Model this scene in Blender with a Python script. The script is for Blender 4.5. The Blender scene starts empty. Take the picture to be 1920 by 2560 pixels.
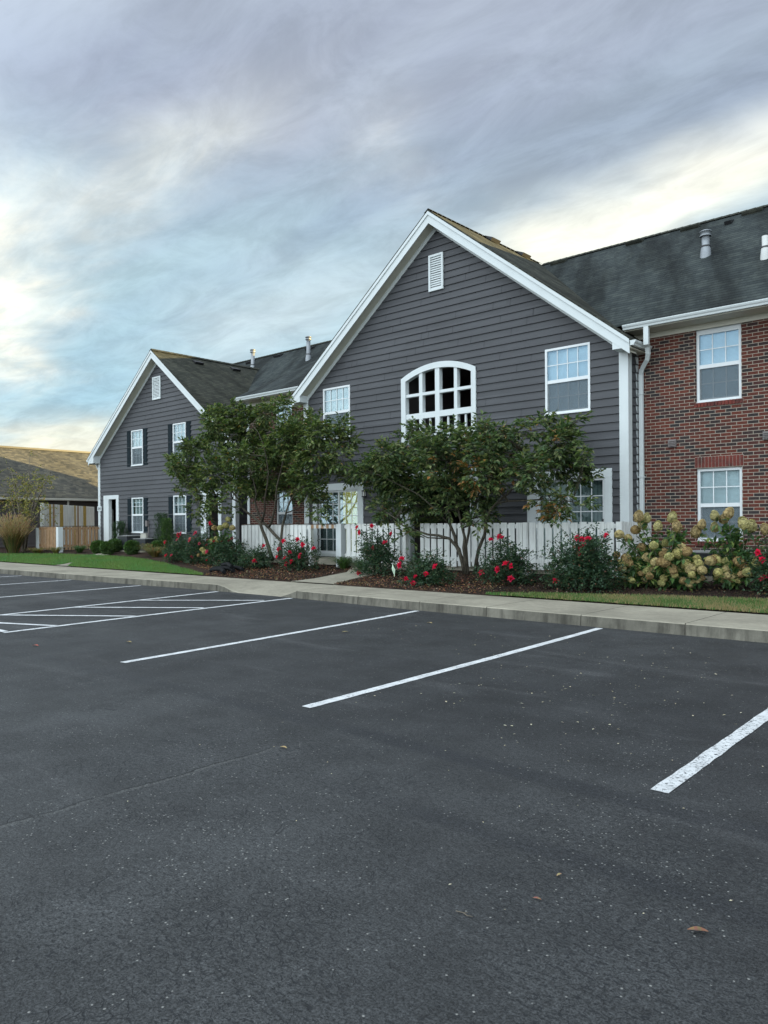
import bpy, math, random
from math import sin, cos, pi, radians, sqrt, atan2
from mathutils import Vector, Matrix
random.seed(11)
scene = bpy.context.scene
C = scene.collection

# ------------------------------------------------------------------ camera
TH, ROLL = 0.728719, -0.00758138
EYE = Vector((0, 0, 1.5))
cam_d = bpy.data.cameras.new('camera'); cam = bpy.data.objects.new('camera', cam_d); C.objects.link(cam)
_F = Vector((-sin(TH), cos(TH), 0)); _R = Vector((cos(TH), sin(TH), 0)); _U = Vector((0, 0, 1))
_c, _s = cos(ROLL), sin(ROLL)
_R2 = _c*_R + _s*_U; _U2 = -_s*_R + _c*_U
cam.matrix_world = Matrix(((_R2.x, _U2.x, -_F.x, EYE.x), (_R2.y, _U2.y, -_F.y, EYE.y), (_R2.z, _U2.z, -_F.z, EYE.z), (0, 0, 0, 1)))
cam_d.sensor_fit = 'VERTICAL'; cam_d.sensor_height = 36.0
cam_d.lens = 1900.17/2560*36.0
cam_d.shift_y = 28.3/2560
cam_d.clip_start = 0.05; cam_d.clip_end = 3000
scene.camera = cam

# ------------------------------------------------------------------ light, sky, exposure
SUN_AZ, SUN_EL = radians(48), radians(8.2)      # azimuth from +Y towards +X
sun_d = bpy.data.lights.new('sun', 'SUN'); sun_d.energy = 5.0; sun_d.angle = radians(0.6); sun_d.color = (1.0, 0.76, 0.34)
sun = bpy.data.objects.new('sun', sun_d); C.objects.link(sun)
_sd = Vector((sin(SUN_AZ)*cos(SUN_EL), cos(SUN_AZ)*cos(SUN_EL), sin(SUN_EL)))
sun.rotation_euler = _sd.to_track_quat('Z', 'Y').to_euler()
scene.view_settings.view_transform = 'Standard'; scene.view_settings.look = 'None'
scene.view_settings.exposure = 1.75; scene.view_settings.gamma = 1.0

world = bpy.data.worlds.new('World'); scene.world = world; world.use_nodes = True
W = world.node_tree; W.nodes.clear()
class NT:
    """tiny helper to write node graphs as expressions"""
    def __init__(s, tree): s.t = tree; s.n = tree.nodes; s.l = tree.links
    def node(s, typ, **kw):
        n = s.n.new(typ)
        for k, v in kw.items(): setattr(n, k, v)
        return n
    def put(s, sock, v):
        if v is None: return
        if isinstance(v, bpy.types.NodeSocket): s.l.new(v, sock)
        elif isinstance(v, (tuple, list)) and len(v) == 3 and sock.type == 'RGBA': sock.default_value = (*v, 1)
        else: sock.default_value = v
    def m(s, op, a, b=None, c=None, clamp=False):
        n = s.node('ShaderNodeMath', operation=op, use_clamp=clamp); s.put(n.inputs[0], a); s.put(n.inputs[1], b)
        if c is not None: s.put(n.inputs[2], c)
        return n.outputs[0]
    def v(s, op, a, b=None):
        n = s.node('ShaderNodeVectorMath', operation=op); s.put(n.inputs[0], a); s.put(n.inputs[1], b)
        return n.outputs['Value'] if op in ('DOT_PRODUCT', 'LENGTH') else n.outputs[0]
    def mix(s, f, a, b, mode='MIX'):
        n = s.node('ShaderNodeMix', data_type='RGBA', blend_type=mode); s.put(n.inputs[0], f); s.put(n.inputs[6], a); s.put(n.inputs[7], b)
        return n.outputs[2]
    def noise(s, vec, scale, detail=4, rough=.55, dist=0, dim='3D'):
        n = s.node('ShaderNodeTexNoise', noise_dimensions=dim); s.put(n.inputs['Vector'], vec)
        n.inputs['Scale'].default_value = scale; n.inputs['Detail'].default_value = detail
        n.inputs['Roughness'].default_value = rough; n.inputs['Distortion'].default_value = dist
        return n.outputs['Fac']
    def ramp(s, f, stops, interp='LINEAR'):
        n = s.node('ShaderNodeValToRGB'); s.put(n.inputs[0], f); cr = n.color_ramp; cr.interpolation = interp
        while len(cr.elements) < len(stops): cr.elements.new(0.5)
        for e, (p, c) in zip(cr.elements, stops):
            e.position = p; e.color = (c, c, c, 1) if not isinstance(c, (tuple, list)) else (*c, 1)
        return n.outputs[0]
    def mr(s, x, a, b, c=0, d=1, typ='SMOOTHSTEP'):
        n = s.node('ShaderNodeMapRange', interpolation_type=typ, clamp=True); s.put(n.inputs[0], x)
        for i, q in enumerate((a, b, c, d)): n.inputs[i+1].default_value = q
        return n.outputs[0]
    def comb(s, x, y, z):
        n = s.node('ShaderNodeCombineXYZ'); s.put(n.inputs[0], x); s.put(n.inputs[1], y); s.put(n.inputs[2], z); return n.outputs[0]
    def sep(s, v):
        n = s.node('ShaderNodeSeparateXYZ'); s.put(n.inputs[0], v); return n.outputs

g = NT(W)
tc = g.node('ShaderNodeTexCoord').outputs['Generated']
D = g.v('NORMALIZE', tc)
dz = g.sep(D)[2]
fwd = g.v('DOT_PRODUCT', D, (-sin(TH), cos(TH), 0)); rgt = g.v('DOT_PRODUCT', D, (cos(TH), sin(TH), 0))
AZ = g.m('MULTIPLY', g.m('ARCTAN2', rgt, fwd), 180/pi)       # degrees right of a fixed world bearing
EL = g.m('MULTIPLY', g.m('ARCSINE', dz), 180/pi)
# clouds live on a high flat layer so they stretch towards the horizon
inv = g.m('DIVIDE', 1.0, g.m('MAXIMUM', g.m('ADD', dz, 0.12), 0.06))
cp = g.v('MULTIPLY', D, g.comb(inv, inv, 0.0))
warp1 = g.m('SUBTRACT', g.noise(cp, 0.8, 4, .55), .5)
warp2 = g.m('SUBTRACT', g.noise(g.v('ADD', cp, (7.3, 2.1, 4)), 0.8, 4, .55), .5)
az2 = g.m('ADD', AZ, g.m('MULTIPLY', warp1, 26)); el2 = g.m('ADD', EL, g.m('MULTIPLY', warp2, 15))
# base gradient by elevation: cream at the horizon, blue above it, mauve grey cloud overhead
base = g.ramp(g.m('DIVIDE', g.m('ADD', EL, g.m('MULTIPLY', warp2, 7)), 60, clamp=True), [(0, (.80, .76, .62)), (.085, (.60, .68, .67)), (.15, (.38, .58, .69)), (.26, (.42, .575, .66)), (.38, (.36, .47, .57)), (.47, (.35, .41, .51)), (.62, (.38, .42, .51)), (1, (.48, .49, .54))])
def blob(a0, e0, ang, la, lb, pw=1.0):
    ca, sa = cos(radians(ang)), sin(radians(ang))
    da = g.m('SUBTRACT', az2, a0); de = g.m('SUBTRACT', el2, e0)
    u = g.m('ADD', g.m('MULTIPLY', da, ca/la), g.m('MULTIPLY', de, sa/la))
    w = g.m('ADD', g.m('MULTIPLY', da, -sa/lb), g.m('MULTIPLY', de, ca/lb))
    q = g.m('ADD', g.m('MULTIPLY', u, u), g.m('MULTIPLY', w, w))
    return g.m('MULTIPLY', g.m('EXPONENT', g.m('MULTIPLY', q, -1)), pw)
fib = g.noise(g.v('MULTIPLY', cp, (1.0, 2.6, 1)), 1.5, 7, .62, .5)
fibm = g.mr(fib, .36, .66, .45, 1.1)
col = base
def lay(col, f, c, fibre=True):
    if fibre: f = g.m('MULTIPLY', f, fibm)
    return g.mix(g.m('MINIMUM', f, 1.0), col, c)
col = lay(col, blob(-21, 29, 10, 11, 4.0, .7), (.29, .33, .46))
col = lay(col, blob(2, 31, 15, 22, 6, .7), (.37, .40, .51))
col = lay(col, blob(16, 27.5, 16, 14, 3.6, .65), (.30, .36, .45))
col = lay(col, blob(-15.5, 23.0, 33, 12, 2.9, .95), (.72, .74, .72))
col = lay(col, blob(1.0, 27.5, 70, 4, 2.6, .6), (.66, .68, .70))
col = lay(col, blob(-26.5, 15.8, 50, 6.5, 3.4, 1.2), (.98, .94, .82))
col = lay(col, blob(-29, 24, 80, 5, 2, .6), (.8, .8, .78))
col = lay(col, blob(11, 19.0, 14, 9, 3.6, .95), (.97, .94, .82), False)
col = lay(col, blob(22, 22.3, 19, 13, 2.4, 1.15), (1.0, .98, .86), False)
col = lay(col, blob(-24, 3.5, 0, 12, 1.9, .9), (.88, .84, .70), False)
col = lay(col, blob(-9, 13.5, 30, 8, 3.5, .6), (.60, .67, .72), False)
# long thin streamers, all running the same way across the sky
fs = g.noise(g.v('ADD', g.v('MULTIPLY', cp, (.42, 2.7, 1)), g.v('MULTIPLY', g.comb(warp1, warp2, 0), (.9, .9, 0))), 1.25, 7, .60, .3)
fst = g.mr(fs, .30, .70, .90, 1.12, 'LINEAR'); fsb = g.mr(fs, .30, .70, .95, 1.07, 'LINEAR')
col = g.mix(1.0, col, g.comb(fst, fst, g.m('ADD', g.m('MULTIPLY', fsb, .7), g.m('MULTIPLY', fst, .3))), 'MULTIPLY')
# fine mottling
mot = g.mr(g.noise(g.v('MULTIPLY', cp, (1, 1.7, 1)), 3.6, 9, .66, .5), .3, .7, .87, 1.12)
col = g.mix(1.0, col, g.comb(mot, mot, mot), 'MULTIPLY')
# unseen sky behind the viewer, made brighter as added fill for the shaded fronts
back = g.v('DOT_PRODUCT', D, Vector((-0.10, -0.93, 0.36)).normalized())
bl = g.mr(back, -.25, .95, 0, 1)
col = g.mix(bl, col, g.mix(g.mr(fib, .3, .7), (1.75, 1.98, 2.20), (2.25, 2.42, 2.55)))
nish = g.node('ShaderNodeTexSky', sky_type='NISHITA', sun_disc=False, sun_elevation=SUN_EL, sun_rotation=SUN_AZ)
nk = g.mix(1.0, nish.outputs[0], (.08, .08, .08), 'MULTIPLY')
col = g.mix(0.94, nk, col); col = g.mix(1.0, col, (1.14, 1.17, 1.17), 'MULTIPLY')
# below the horizon
col = g.mix(g.mr(dz, -.02, 0.0), (.10, .11, .12), col)
bg = g.node('ShaderNodeBackground'); g.put(bg.inputs[0], col); bg.inputs[1].default_value = 0.305
wo = g.node('ShaderNodeOutputWorld'); g.l.new(bg.outputs[0], wo.inputs[0])

# ------------------------------------------------------------------ mesh helpers
class MB:
    def __init__(s): s.v = []; s.f = []; s.mi = []; s.col = []; s.sm = []; s.usecol = False
    def _f(s, idx, mi, sm): s.f.append(idx); s.mi.append(mi); s.sm.append(sm)
    def poly(s, pts, mi=0, sm=False):
        b = len(s.v); s.v += [tuple(p) for p in pts]; s._f(tuple(range(b, b+len(pts))), mi, sm)
    def box(s, x0, x1, y0, y1, z0, z1, mi=0, skip=''):
        b = len(s.v)
        s.v += [(x0,y0,z0),(x1,y0,z0),(x1,y1,z0),(x0,y1,z0),(x0,y0,z1),(x1,y0,z1),(x1,y1,z1),(x0,y1,z1)]
        for k, q in dict(b=(0,3,2,1), t=(4,5,6,7), f=(0,1,5,4), r=(1,2,6,5), k=(2,3,7,6), l=(3,0,4,7)).items():
            if k not in skip: s._f(tuple(b+i for i in q), mi, False)
    def obox(s, P, X, Y, Z, mi=0):
        """oriented box from corner P with edge vectors"""
        P, X, Y, Z = map(Vector, (P, X, Y, Z)); b = len(s.v)
        s.v += [tuple(p) for p in (P, P+X, P+X+Y, P+Y, P+Z, P+X+Z, P+X+Y+Z, P+Y+Z)]
        flip = X.cross(Y).dot(Z) < 0
        for q in ((0,3,2,1),(4,5,6,7),(0,1,5,4),(1,2,6,5),(2,3,7,6),(3,0,4,7)):
            s._f(tuple(b+i for i in (q[::-1] if flip else q)), mi, False)
    def prism(s, pts, ext, mi=0, caps=True):
        """polygon pts (list of 3D) extruded by vector ext"""
        e = Vector(ext); n = len(pts); P = [Vector(p) for p in pts]
        nrm = Vector((0,0,0))
        for i in range(n): nrm += P[i].cross(P[(i+1) % n])
        if nrm.dot(e) > 0: P = P[::-1]
        b = len(s.v); s.v += [tuple(p) for p in P] + [tuple(p+e) for p in P]
        if caps: s._f(tuple(range(b, b+n)), mi, False); s._f(tuple(range(b+2*n-1, b+n-1, -1)), mi, False)
        for i in range(n):
            j = (i+1) % n; s._f((b+i, b+n+i, b+n+j, b+j), mi, False)
    def tube(s, pts, rad, n=6, mi=0, sm=True, cap=True, col=None):
        P = [Vector(p) for p in pts]; R = rad if isinstance(rad, (list, tuple)) else [rad]*len(P)
        b = len(s.v); up = Vector((0.13, 0.21, 1)).normalized()
        for i, p in enumerate(P):
            d = (P[min(i+1, len(P)-1)] - P[max(i-1, 0)])
            d = d.normalized() if d.length > 1e-9 else Vector((0,0,1))
            a = d.cross(up)
            if a.length < .05: a = d.cross(Vector((1,0,0)))
            a.normalize(); c = d.cross(a)
            for k in range(n):
                t = 2*pi*k/n; s.v.append(tuple(p + a*(cos(t)*R[i]) + c*(sin(t)*R[i])))
        nf = 0
        for i in range(len(P)-1):
            for k in range(n):
                q = (k+1) % n; s._f((b+i*n+k, b+i*n+q, b+(i+1)*n+q, b+(i+1)*n+k), mi, sm); nf += 1
        if cap: s._f(tuple(b+k for k in range(n))[::-1], mi, False); s._f(tuple(b+(len(P)-1)*n+k for k in range(n)), mi, False)
        if s.usecol: s.col += [col or (.5,.5,.5)]*(n*len(P))
    def lathe(s, prof, c, n=16, mi=0, sm=True):
        b = len(s.v)
        for r, z in prof:
            for k in range(n):
                t = 2*pi*k/n; s.v.append((c[0]+r*cos(t), c[1]+r*sin(t), c[2]+z))
        for i in range(len(prof)-1):
            for k in range(n):
                q = (k+1) % n; s._f((b+i*n+k, b+i*n+q, b+(i+1)*n+q, b+(i+1)*n+k), mi, sm)
        s._f(tuple(b+(len(prof)-1)*n+k for k in range(n)), mi, False)
    def leaf(s, p, d, L, Wd, col, roll=0.0, fold=.25, mi=0):
        d = d.normalized(); a = d.cross(Vector((0,0,1)))
        if a.length < .05: a = Vector((1,0,0))
        a.normalize(); u = a.cross(d)
        a2 = a*cos(roll)+u*sin(roll); u2 = a2.cross(d)
        b = len(s.v); m = p + d*(L*.45) + u2*(L*.04)
        s.v += [tuple(p), tuple(m + a2*(Wd*.5) + u2*(Wd*fold)), tuple(p + d*L - u2*(L*.10)), tuple(m - a2*(Wd*.5) + u2*(Wd*fold))]
        s._f((b, b+1, b+2), mi, False); s._f((b, b+2, b+3), mi, False)
        s.col += [col]*4
    def mesh(s, name, mats, shift=(0,0,0), bevel=0):
        me = bpy.data.meshes.new(name)
        sx, sy, sz = shift
        me.from_pydata([(x-sx, y-sy, z-sz) for x, y, z in s.v], [], s.f)
        for m in mats: me.materials.append(m)
        me.polygons.foreach_set('material_index', s.mi); me.polygons.foreach_set('use_smooth', s.sm)
        if s.usecol:
            at = me.color_attributes.new('Col', 'FLOAT_COLOR', 'POINT')
            flat = []
            for c in s.col: flat += [c[0], c[1], c[2], 1.0]
            at.data.foreach_set('color', flat)
        else:
            uv = me.uv_layers.new(name='UVMap'); Z = Vector((0,0,1)); data = [0.0]*(2*len(me.loops)); V = s.v
            for p in me.polygons:
                nn = p.normal
                if abs(nn.z) > .985: ux = Vector((1,0,0)); vx = Vector((0,1,0))
                else: ux = Z.cross(nn).normalized(); vx = nn.cross(ux)
                for li in p.loop_indices:
                    q = V[me.loops[li].vertex_index]; data[2*li] = q[0]*ux[0]+q[1]*ux[1]+q[2]*ux[2]; data[2*li+1] = q[0]*vx[0]+q[1]*vx[1]+q[2]*vx[2]
            uv.data.foreach_set('uv', data)
        me.update(); return me

def rootof(o):
    while o.parent: o = o.parent
    return o
def part(name, mb, mats, parent, label=None, local=False, kind=None):
    """mesh in world coordinates (or local ones) as a part of parent"""
    if not isinstance(mats, (list, tuple)): mats = [mats]
    r = rootof(parent).location if not local else (0,0,0)
    o = bpy.data.objects.new(name, mb.mesh(name, mats, r)); C.objects.link(o); o.parent = parent
    if label: o['label'] = label
    if kind: o['kind'] = kind
    return o
def thing(name, loc, label, cat, group=None, rz=0):
    o = bpy.data.objects.new(name, None); o.empty_display_size = .2; C.objects.link(o); o.location = loc; o.rotation_euler = (0,0,rz)
    o['label'] = label; o['category'] = cat
    if group: o['group'] = group
    return o
def solo(name, mb, mats, loc, label, cat, group=None):
    if not isinstance(mats, (list, tuple)): mats = [mats]
    o = bpy.data.objects.new(name, mb.mesh(name, mats)); C.objects.link(o); o.location = loc; o['label'] = label; o['category'] = cat
    if group: o['group'] = group
    return o
def struct(name, mb, mats, kind='structure'):
    if not isinstance(mats, (list, tuple)): mats = [mats]
    o = bpy.data.objects.new(name, mb.mesh(name, mats)); C.objects.link(o); o['kind'] = kind; return o

# ------------------------------------------------------------------ materials
def mat(name):
    m = bpy.data.materials.new(name); m.use_nodes = True; m.node_tree.nodes.clear(); return m, NT(m.node_tree)
def finish(g, color, rough=.8, spec=.3, bump=None, bstr=.3, bdist=.01, metal=0.0, trans=None, tcol=None, emis=None, estr=0):
    p = g.node('ShaderNodeBsdfPrincipled'); g.put(p.inputs['Base Color'], color); g.put(p.inputs['Roughness'], rough)
    g.put(p.inputs['Specular IOR Level'], spec); g.put(p.inputs['Metallic'], metal)
    if emis is not None: g.put(p.inputs['Emission Color'], emis); p.inputs['Emission Strength'].default_value = estr
    if bump is not None:
        b = g.node('ShaderNodeBump'); b.inputs['Strength'].default_value = bstr; b.inputs['Distance'].default_value = bdist
        g.put(b.inputs['Height'], bump); g.l.new(b.outputs[0], p.inputs['Normal'])
    out = g.node('ShaderNodeOutputMaterial'); sh = p.outputs[0]
    if trans:
        t = g.node('ShaderNodeBsdfTranslucent'); g.put(t.inputs[0], tcol if tcol is not None else color)
        mx = g.node('ShaderNodeMixShader'); mx.inputs[0].default_value = trans; g.l.new(sh, mx.inputs[1]); g.l.new(t.outputs[0], mx.inputs[2]); sh = mx.outputs[0]
    g.l.new(sh, out.inputs[0])
def pos(g): return g.node('ShaderNodeNewGeometry').outputs['Position']
def uvc(g): return g.node('ShaderNodeUVMap', uv_map='UVMap').outputs[0]
def plain(name, c, rough=.6, spec=.35, var=.10, vs=3.0, fine=30, bstr=.08, metal=0.0):
    m, g = mat(name); P = pos(g)
    a = g.mr(g.noise(P, vs, 5), .3, .7, 1-var, 1+var); b = g.mr(g.noise(P, fine, 3), .3, .7, 1-var*.5, 1+var*.5)
    col = g.mix(1.0, g.mix(1.0, c, g.comb(a, a, a), 'MULTIPLY'), g.comb(b, b, b), 'MULTIPLY')
    finish(g, col, rough, spec, g.noise(P, fine*2, 4), bstr, .004, metal); return m

def white_paint(name, c, dirt=.12, streak=False):
    m, g = mat(name); P = pos(g)
    a = g.mr(g.noise(P, 1.6, 6, .6), .35, .75, 1.0, 1-dirt)
    st = g.mr(g.noise(g.v('MULTIPLY', P, (14, 14, 1.1)), 1.0, 5, .6), .45, .8, 1.0, 1-dirt*(2.2 if streak else .5))
    col = g.mix(1.0, g.mix(1.0, c, g.comb(a, a, a), 'MULTIPLY'), g.comb(st, st, g.m('MULTIPLY', st, .985)), 'MULTIPLY')
    finish(g, col, .5, .35, g.noise(g.v('MULTIPLY', P, (40, 40, 4)), 1.0, 4), .15, .003); return m
M_white = white_paint('white_trim_paint', (.62, .665, .68), .06)
M_cream = white_paint('cream_soffit_paint', (.60, .58, .50), .08)
M_fence = white_paint('weathered_white_fence', (.74, .76, .745), .18, True)
M_vinyl = plain('vinyl_window_frame', (.68, .71, .72), .4, .4, .03)

def siding_mat(name, c):
    m, g = mat(name); P = pos(g)
    s = g.sep(P)
    lap = g.m('FLOOR', g.m('DIVIDE', s[2], .1745)); seg = g.m('FLOOR', g.m('DIVIDE', g.m('ADD', g.m('ADD', s[0], s[1]), g.m('MULTIPLY', lap, 1.37)), 3.6))
    wn = g.node('ShaderNodeTexWhiteNoise', noise_dimensions='2D'); g.put(wn.inputs['Vector'], g.comb(lap, seg, 0))
    t = g.mr(wn.outputs['Value'], 0, 1, .90, 1.10, 'LINEAR')
    grain = g.mr(g.noise(g.v('MULTIPLY', P, (3, 3, 60)), 1.0, 6, .6), .3, .7, .94, 1.07)
    dirt = g.mr(g.noise(P, .9, 5), .3, .75, 1.05, .93)
    f = g.m('MULTIPLY', g.m('MULTIPLY', t, grain), dirt)
    col = g.mix(1.0, c, g.comb(f, f, f), 'MULTIPLY')
    finish(g, col, .62, .3, g.noise(g.v('MULTIPLY', P, (4, 4, 90)), 1.0, 6, .6), .25, .004); return m
M_siding = siding_mat('charcoal_lap_siding', (.067, .069, .075))
M_siding2 = siding_mat('brown_lap_siding', (.070, .062, .062))
M_caulk = plain('dark_board_joint', (.03, .03, .035), .8)

def brick_mat(name):
    m, g = mat(name); u = uvc(g)
    b = g.node('ShaderNodeTexBrick', offset=.5, squash=1.0); g.put(b.inputs['Vector'], u)
    for k, v in (('Scale', 1.0), ('Mortar Size', .0065), ('Mortar Smooth', .25), ('Bias', 0.0), ('Brick Width', .2032), ('Row Height', .0677)): b.inputs[k].default_value = v
    b.inputs['Color1'].default_value = (0, 0, 0, 1); b.inputs['Color2'].default_value = (1, 1, 1, 1); b.inputs['Mortar'].default_value = (.5, .5, .5, 1)
    bc = g.ramp(b.outputs['Color'], [(0, (.122, .036, .025)), (.34, (.106, .034, .025)), (.56, (.086, .031, .025)), (.70, (.065, .028, .026)), (.82, (.040, .030, .029)), (1, (.032, .030, .031))])
    n = g.mr(g.noise(u, 22, 5, .65), .3, .7, .72, 1.22)
    bc = g.mix(1.0, bc, g.comb(n, n, n), 'MULTIPLY')
    big = g.mr(g.noise(u, .7, 3), .35, .65, .88, 1.1); bc = g.mix(1.0, bc, g.comb(big, big, big), 'MULTIPLY')
    mo = g.mix(g.noise(u, 30, 3), (.29, .25, .205), (.38, .33, .27))
    col = g.mix(b.outputs['Fac'], bc, mo)
    h = g.m('ADD', g.m('MULTIPLY', b.outputs['Fac'], -1.0), g.m('MULTIPLY', g.noise(u, 60, 4), .35))
    finish(g, col, .88, .2, h, .7, .008); return m
M_brick = brick_mat('red_and_brown_brick')
def soldier_mat():
    m, g = mat('brick_single'); P = pos(g)
    oi = g.node('ShaderNodeAttribute', attribute_name='UVMap')
    n = g.noise(P, 5.1, 2); col = g.ramp(n, [(.3, (.17, .042, .032)), (.55, (.12, .038, .032)), (.7, (.055, .035, .032))])
    k = g.mr(g.noise(P, 40, 4), .3, .7, .8, 1.2); finish(g, g.mix(1.0, col, g.comb(k, k, k), 'MULTIPLY'), .9, .2, g.noise(P, 90, 3), .4, .004); return m
M_soldier = soldier_mat()
M_mortar = plain('mortar', (.42, .37, .31), .95)

def shingle_mat(name, ca, cb, cc, s0=.60, s1=1.45):
    m, g = mat(name); u = uvc(g)
    s = g.sep(u)
    row = g.m('FLOOR', g.m('DIVIDE', s[1], .142))
    def tab(w, off, seed):
        x = g.m('FLOOR', g.m('DIVIDE', g.m('ADD', s[0], g.m('MULTIPLY', row, off)), w))
        wn = g.node('ShaderNodeTexWhiteNoise', noise_dimensions='3D'); g.put(wn.inputs['Vector'], g.comb(x, row, seed)); return wn.outputs['Value']
    r1 = tab(.17, .613, 1.0); r2 = tab(.34, .377, 2.0)
    r = g.m('ADD', g.m('MULTIPLY', r1, .6), g.m('MULTIPLY', r2, .4))
    col = g.ramp(r, [(.15, ca), (.5, cb), (.85, cc)])
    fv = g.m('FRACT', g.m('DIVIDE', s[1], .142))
    thick = g.m('GREATER_THAN', r1, .48)
    edge = g.mr(fv, 0.0, .20, 0.0, 1.0)
    gr = g.mr(g.noise(u, 60, 3, .7), .3, .7, .8, 1.2)
    # long lighter and darker streaks down the slope, leaning a little
    st = g.noise(g.v('MULTIPLY', g.comb(g.m('ADD', s[0], g.m('MULTIPLY', s[1], .35)), s[1], 0), (1.0, .16, 1)), .95, 5, .6)
    stm = g.mr(st, .38, .62, s0, s1)
    big = g.mr(g.noise(u, .35, 3), .3, .7, .92, 1.08)
    f = g.m('MULTIPLY', g.m('MULTIPLY', gr, stm), big)
    col = g.mix(1.0, col, g.comb(f, f, g.m('MULTIPLY', f, 1.0)), 'MULTIPLY')
    shade_line = g.mr(fv, .02, .30, .50, 1.12); col = g.mix(1.0, col, g.comb(shade_line, shade_line, shade_line), 'MULTIPLY')  # shadow line along each course's lower edge, painted into the colour
    h = g.m('ADD', g.m('MULTIPLY', g.m('SUBTRACT', 1.0, fv), .8), g.m('MULTIPLY', thick, .5))
    finish(g, col, .93, .12, g.m('ADD', h, g.m('MULTIPLY', g.noise(u, 120, 2), .15)), 1.0, .018); return m
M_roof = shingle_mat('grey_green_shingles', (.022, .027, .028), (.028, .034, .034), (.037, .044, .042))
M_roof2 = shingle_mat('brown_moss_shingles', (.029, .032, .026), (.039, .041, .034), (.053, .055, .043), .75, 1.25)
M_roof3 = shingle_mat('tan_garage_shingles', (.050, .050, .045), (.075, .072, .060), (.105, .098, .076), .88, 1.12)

def glass_mat(name, tint=(.9, .95, .95), refl=.35, gc=(.52, .74, .95)):
    m, g = mat(name); fr = g.node('ShaderNodeFresnel'); fr.inputs[0].default_value = 1.5
    f = g.m('ADD', g.m('MULTIPLY', fr.outputs[0], .7), refl, clamp=True)
    gl = g.node('ShaderNodeBsdfGlossy'); gl.inputs['Roughness'].default_value = .02; gl.inputs['Color'].default_value = (*gc, 1)
    b = g.node('ShaderNodeBump'); b.inputs['Strength'].default_value = .12; b.inputs['Distance'].default_value = .01; g.put(b.inputs['Height'], g.noise(pos(g), 1.2, 1)); g.l.new(b.outputs[0], gl.inputs['Normal'])
    tr = g.node('ShaderNodeBsdfTransparent'); tr.inputs[0].default_value = (*tint, 1)
    mx = g.node('ShaderNodeMixShader'); g.put(mx.inputs[0], f); g.l.new(tr.outputs[0], mx.inputs[1]); g.l.new(gl.outputs[0], mx.inputs[2])
    o = g.node('ShaderNodeOutputMaterial'); g.l.new(mx.outputs[0], o.inputs[0]); return m
M_glass = glass_mat('window_glass', refl=.05)
M_glassn = glass_mat('clear_pane_glass', refl=-.015, gc=(.70, .76, .80))
def screen_mat():
    m, g = mat('insect_screen_mesh'); d = g.node('ShaderNodeBsdfDiffuse'); d.inputs[0].default_value = (.17, .20, .22, 1)
    tr = g.node('ShaderNodeBsdfTransparent'); mx = g.node('ShaderNodeMixShader'); mx.inputs[0].default_value = .40
    g.l.new(tr.outputs[0], mx.inputs[1]); g.l.new(d.outputs[0], mx.inputs[2]); o = g.node('ShaderNodeOutputMaterial'); g.l.new(mx.outputs[0], o.inputs[0]); return m
M_screen = screen_mat()
def blind_mat(name, c, vertical=False, pitch=.025, emis=0, depth=.35):
    m, g = mat(name); s = g.sep(pos(g)); q = s[0] if vertical else s[2]
    w = g.m('FRACT', g.m('DIVIDE', q, pitch)); sh = g.mr(g.m('ABSOLUTE', g.m('SUBTRACT', w, .5)), .25, .5, 1.0, 1-depth)
    v = g.mr(g.noise(pos(g), 1.7, 3), .3, .7, .85, 1.1)
    col = g.mix(1.0, c, g.comb(g.m('MULTIPLY', sh, v), g.m('MULTIPLY', sh, v), g.m('MULTIPLY', sh, v)), 'MULTIPLY')
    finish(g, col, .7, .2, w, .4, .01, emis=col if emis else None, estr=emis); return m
M_blind = blind_mat('white_mini_blinds', (.62, .68, .72))
M_blindG = blind_mat('grey_vertical_blinds', (.20, .25, .24), True, .09)
M_curtain = blind_mat('sheer_white_curtain', (.74, .77, .74), True, .13, depth=.25)
M_yellow = blind_mat('yellow_vertical_curtain', (.55, .50, .16), True, .11, emis=.24, depth=.3)  # curtain given its own glow, in place of light from the room
M_black = plain('black_interior', (.006, .007, .010), .9, .1)
M_shutter = plain('dark_slate_shutter', (.010, .018, .023), .75, .12, .08)
M_metal = plain('galvanised_pipe', (.27, .29, .31), .45, .5, .12, metal=.35)
M_pvc = plain('white_pvc_pipe', (.55, .56, .54), .4, .4, .05)
M_dark = plain('dark_plastic', (.018, .018, .020), .45, .5, .1)
M_greyplastic = plain('weathered_grey_plastic', (.17, .15, .145), .6, .4, .1)
M_acm = plain('dark_ac_metal', (.028, .032, .036), .5, .4, .1)
M_aclid = plain('pale_ac_top', (.22, .225, .22), .5, .4, .08)
M_beige = plain('beige_panel', (.42, .41, .36), .6, .3, .08)

def concrete_mat(name, c, stain=.3, face=False):
    m, g = mat(name); P = pos(g)
    a = g.mr(g.noise(P, .8, 6, .65), .3, .72, 1.08, 1-stain); b = g.mr(g.noise(P, 9, 5, .7), .3, .7, .9, 1.08)
    sp = g.mr(g.noise(P, 95, 2), .62, .72, 1.0, .72)
    f = g.m('MULTIPLY', g.m('MULTIPLY', a, b), sp)
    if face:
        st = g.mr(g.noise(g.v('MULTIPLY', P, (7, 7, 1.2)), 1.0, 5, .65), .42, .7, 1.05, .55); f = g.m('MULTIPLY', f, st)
    col = g.mix(1.0, c, g.comb(f, f, g.m('MULTIPLY', f, .97)), 'MULTIPLY')
    finish(g, col, .9, .2, g.m('ADD', g.noise(P, 120, 3), g.m('MULTIPLY', g.noise(P, 12, 4), .6)), .35, .006); return m
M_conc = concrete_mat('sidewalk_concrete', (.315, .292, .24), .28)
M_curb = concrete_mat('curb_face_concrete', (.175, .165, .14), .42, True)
M_joint = plain('dark_joint_dirt', (.06, .055, .045), .95)

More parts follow.
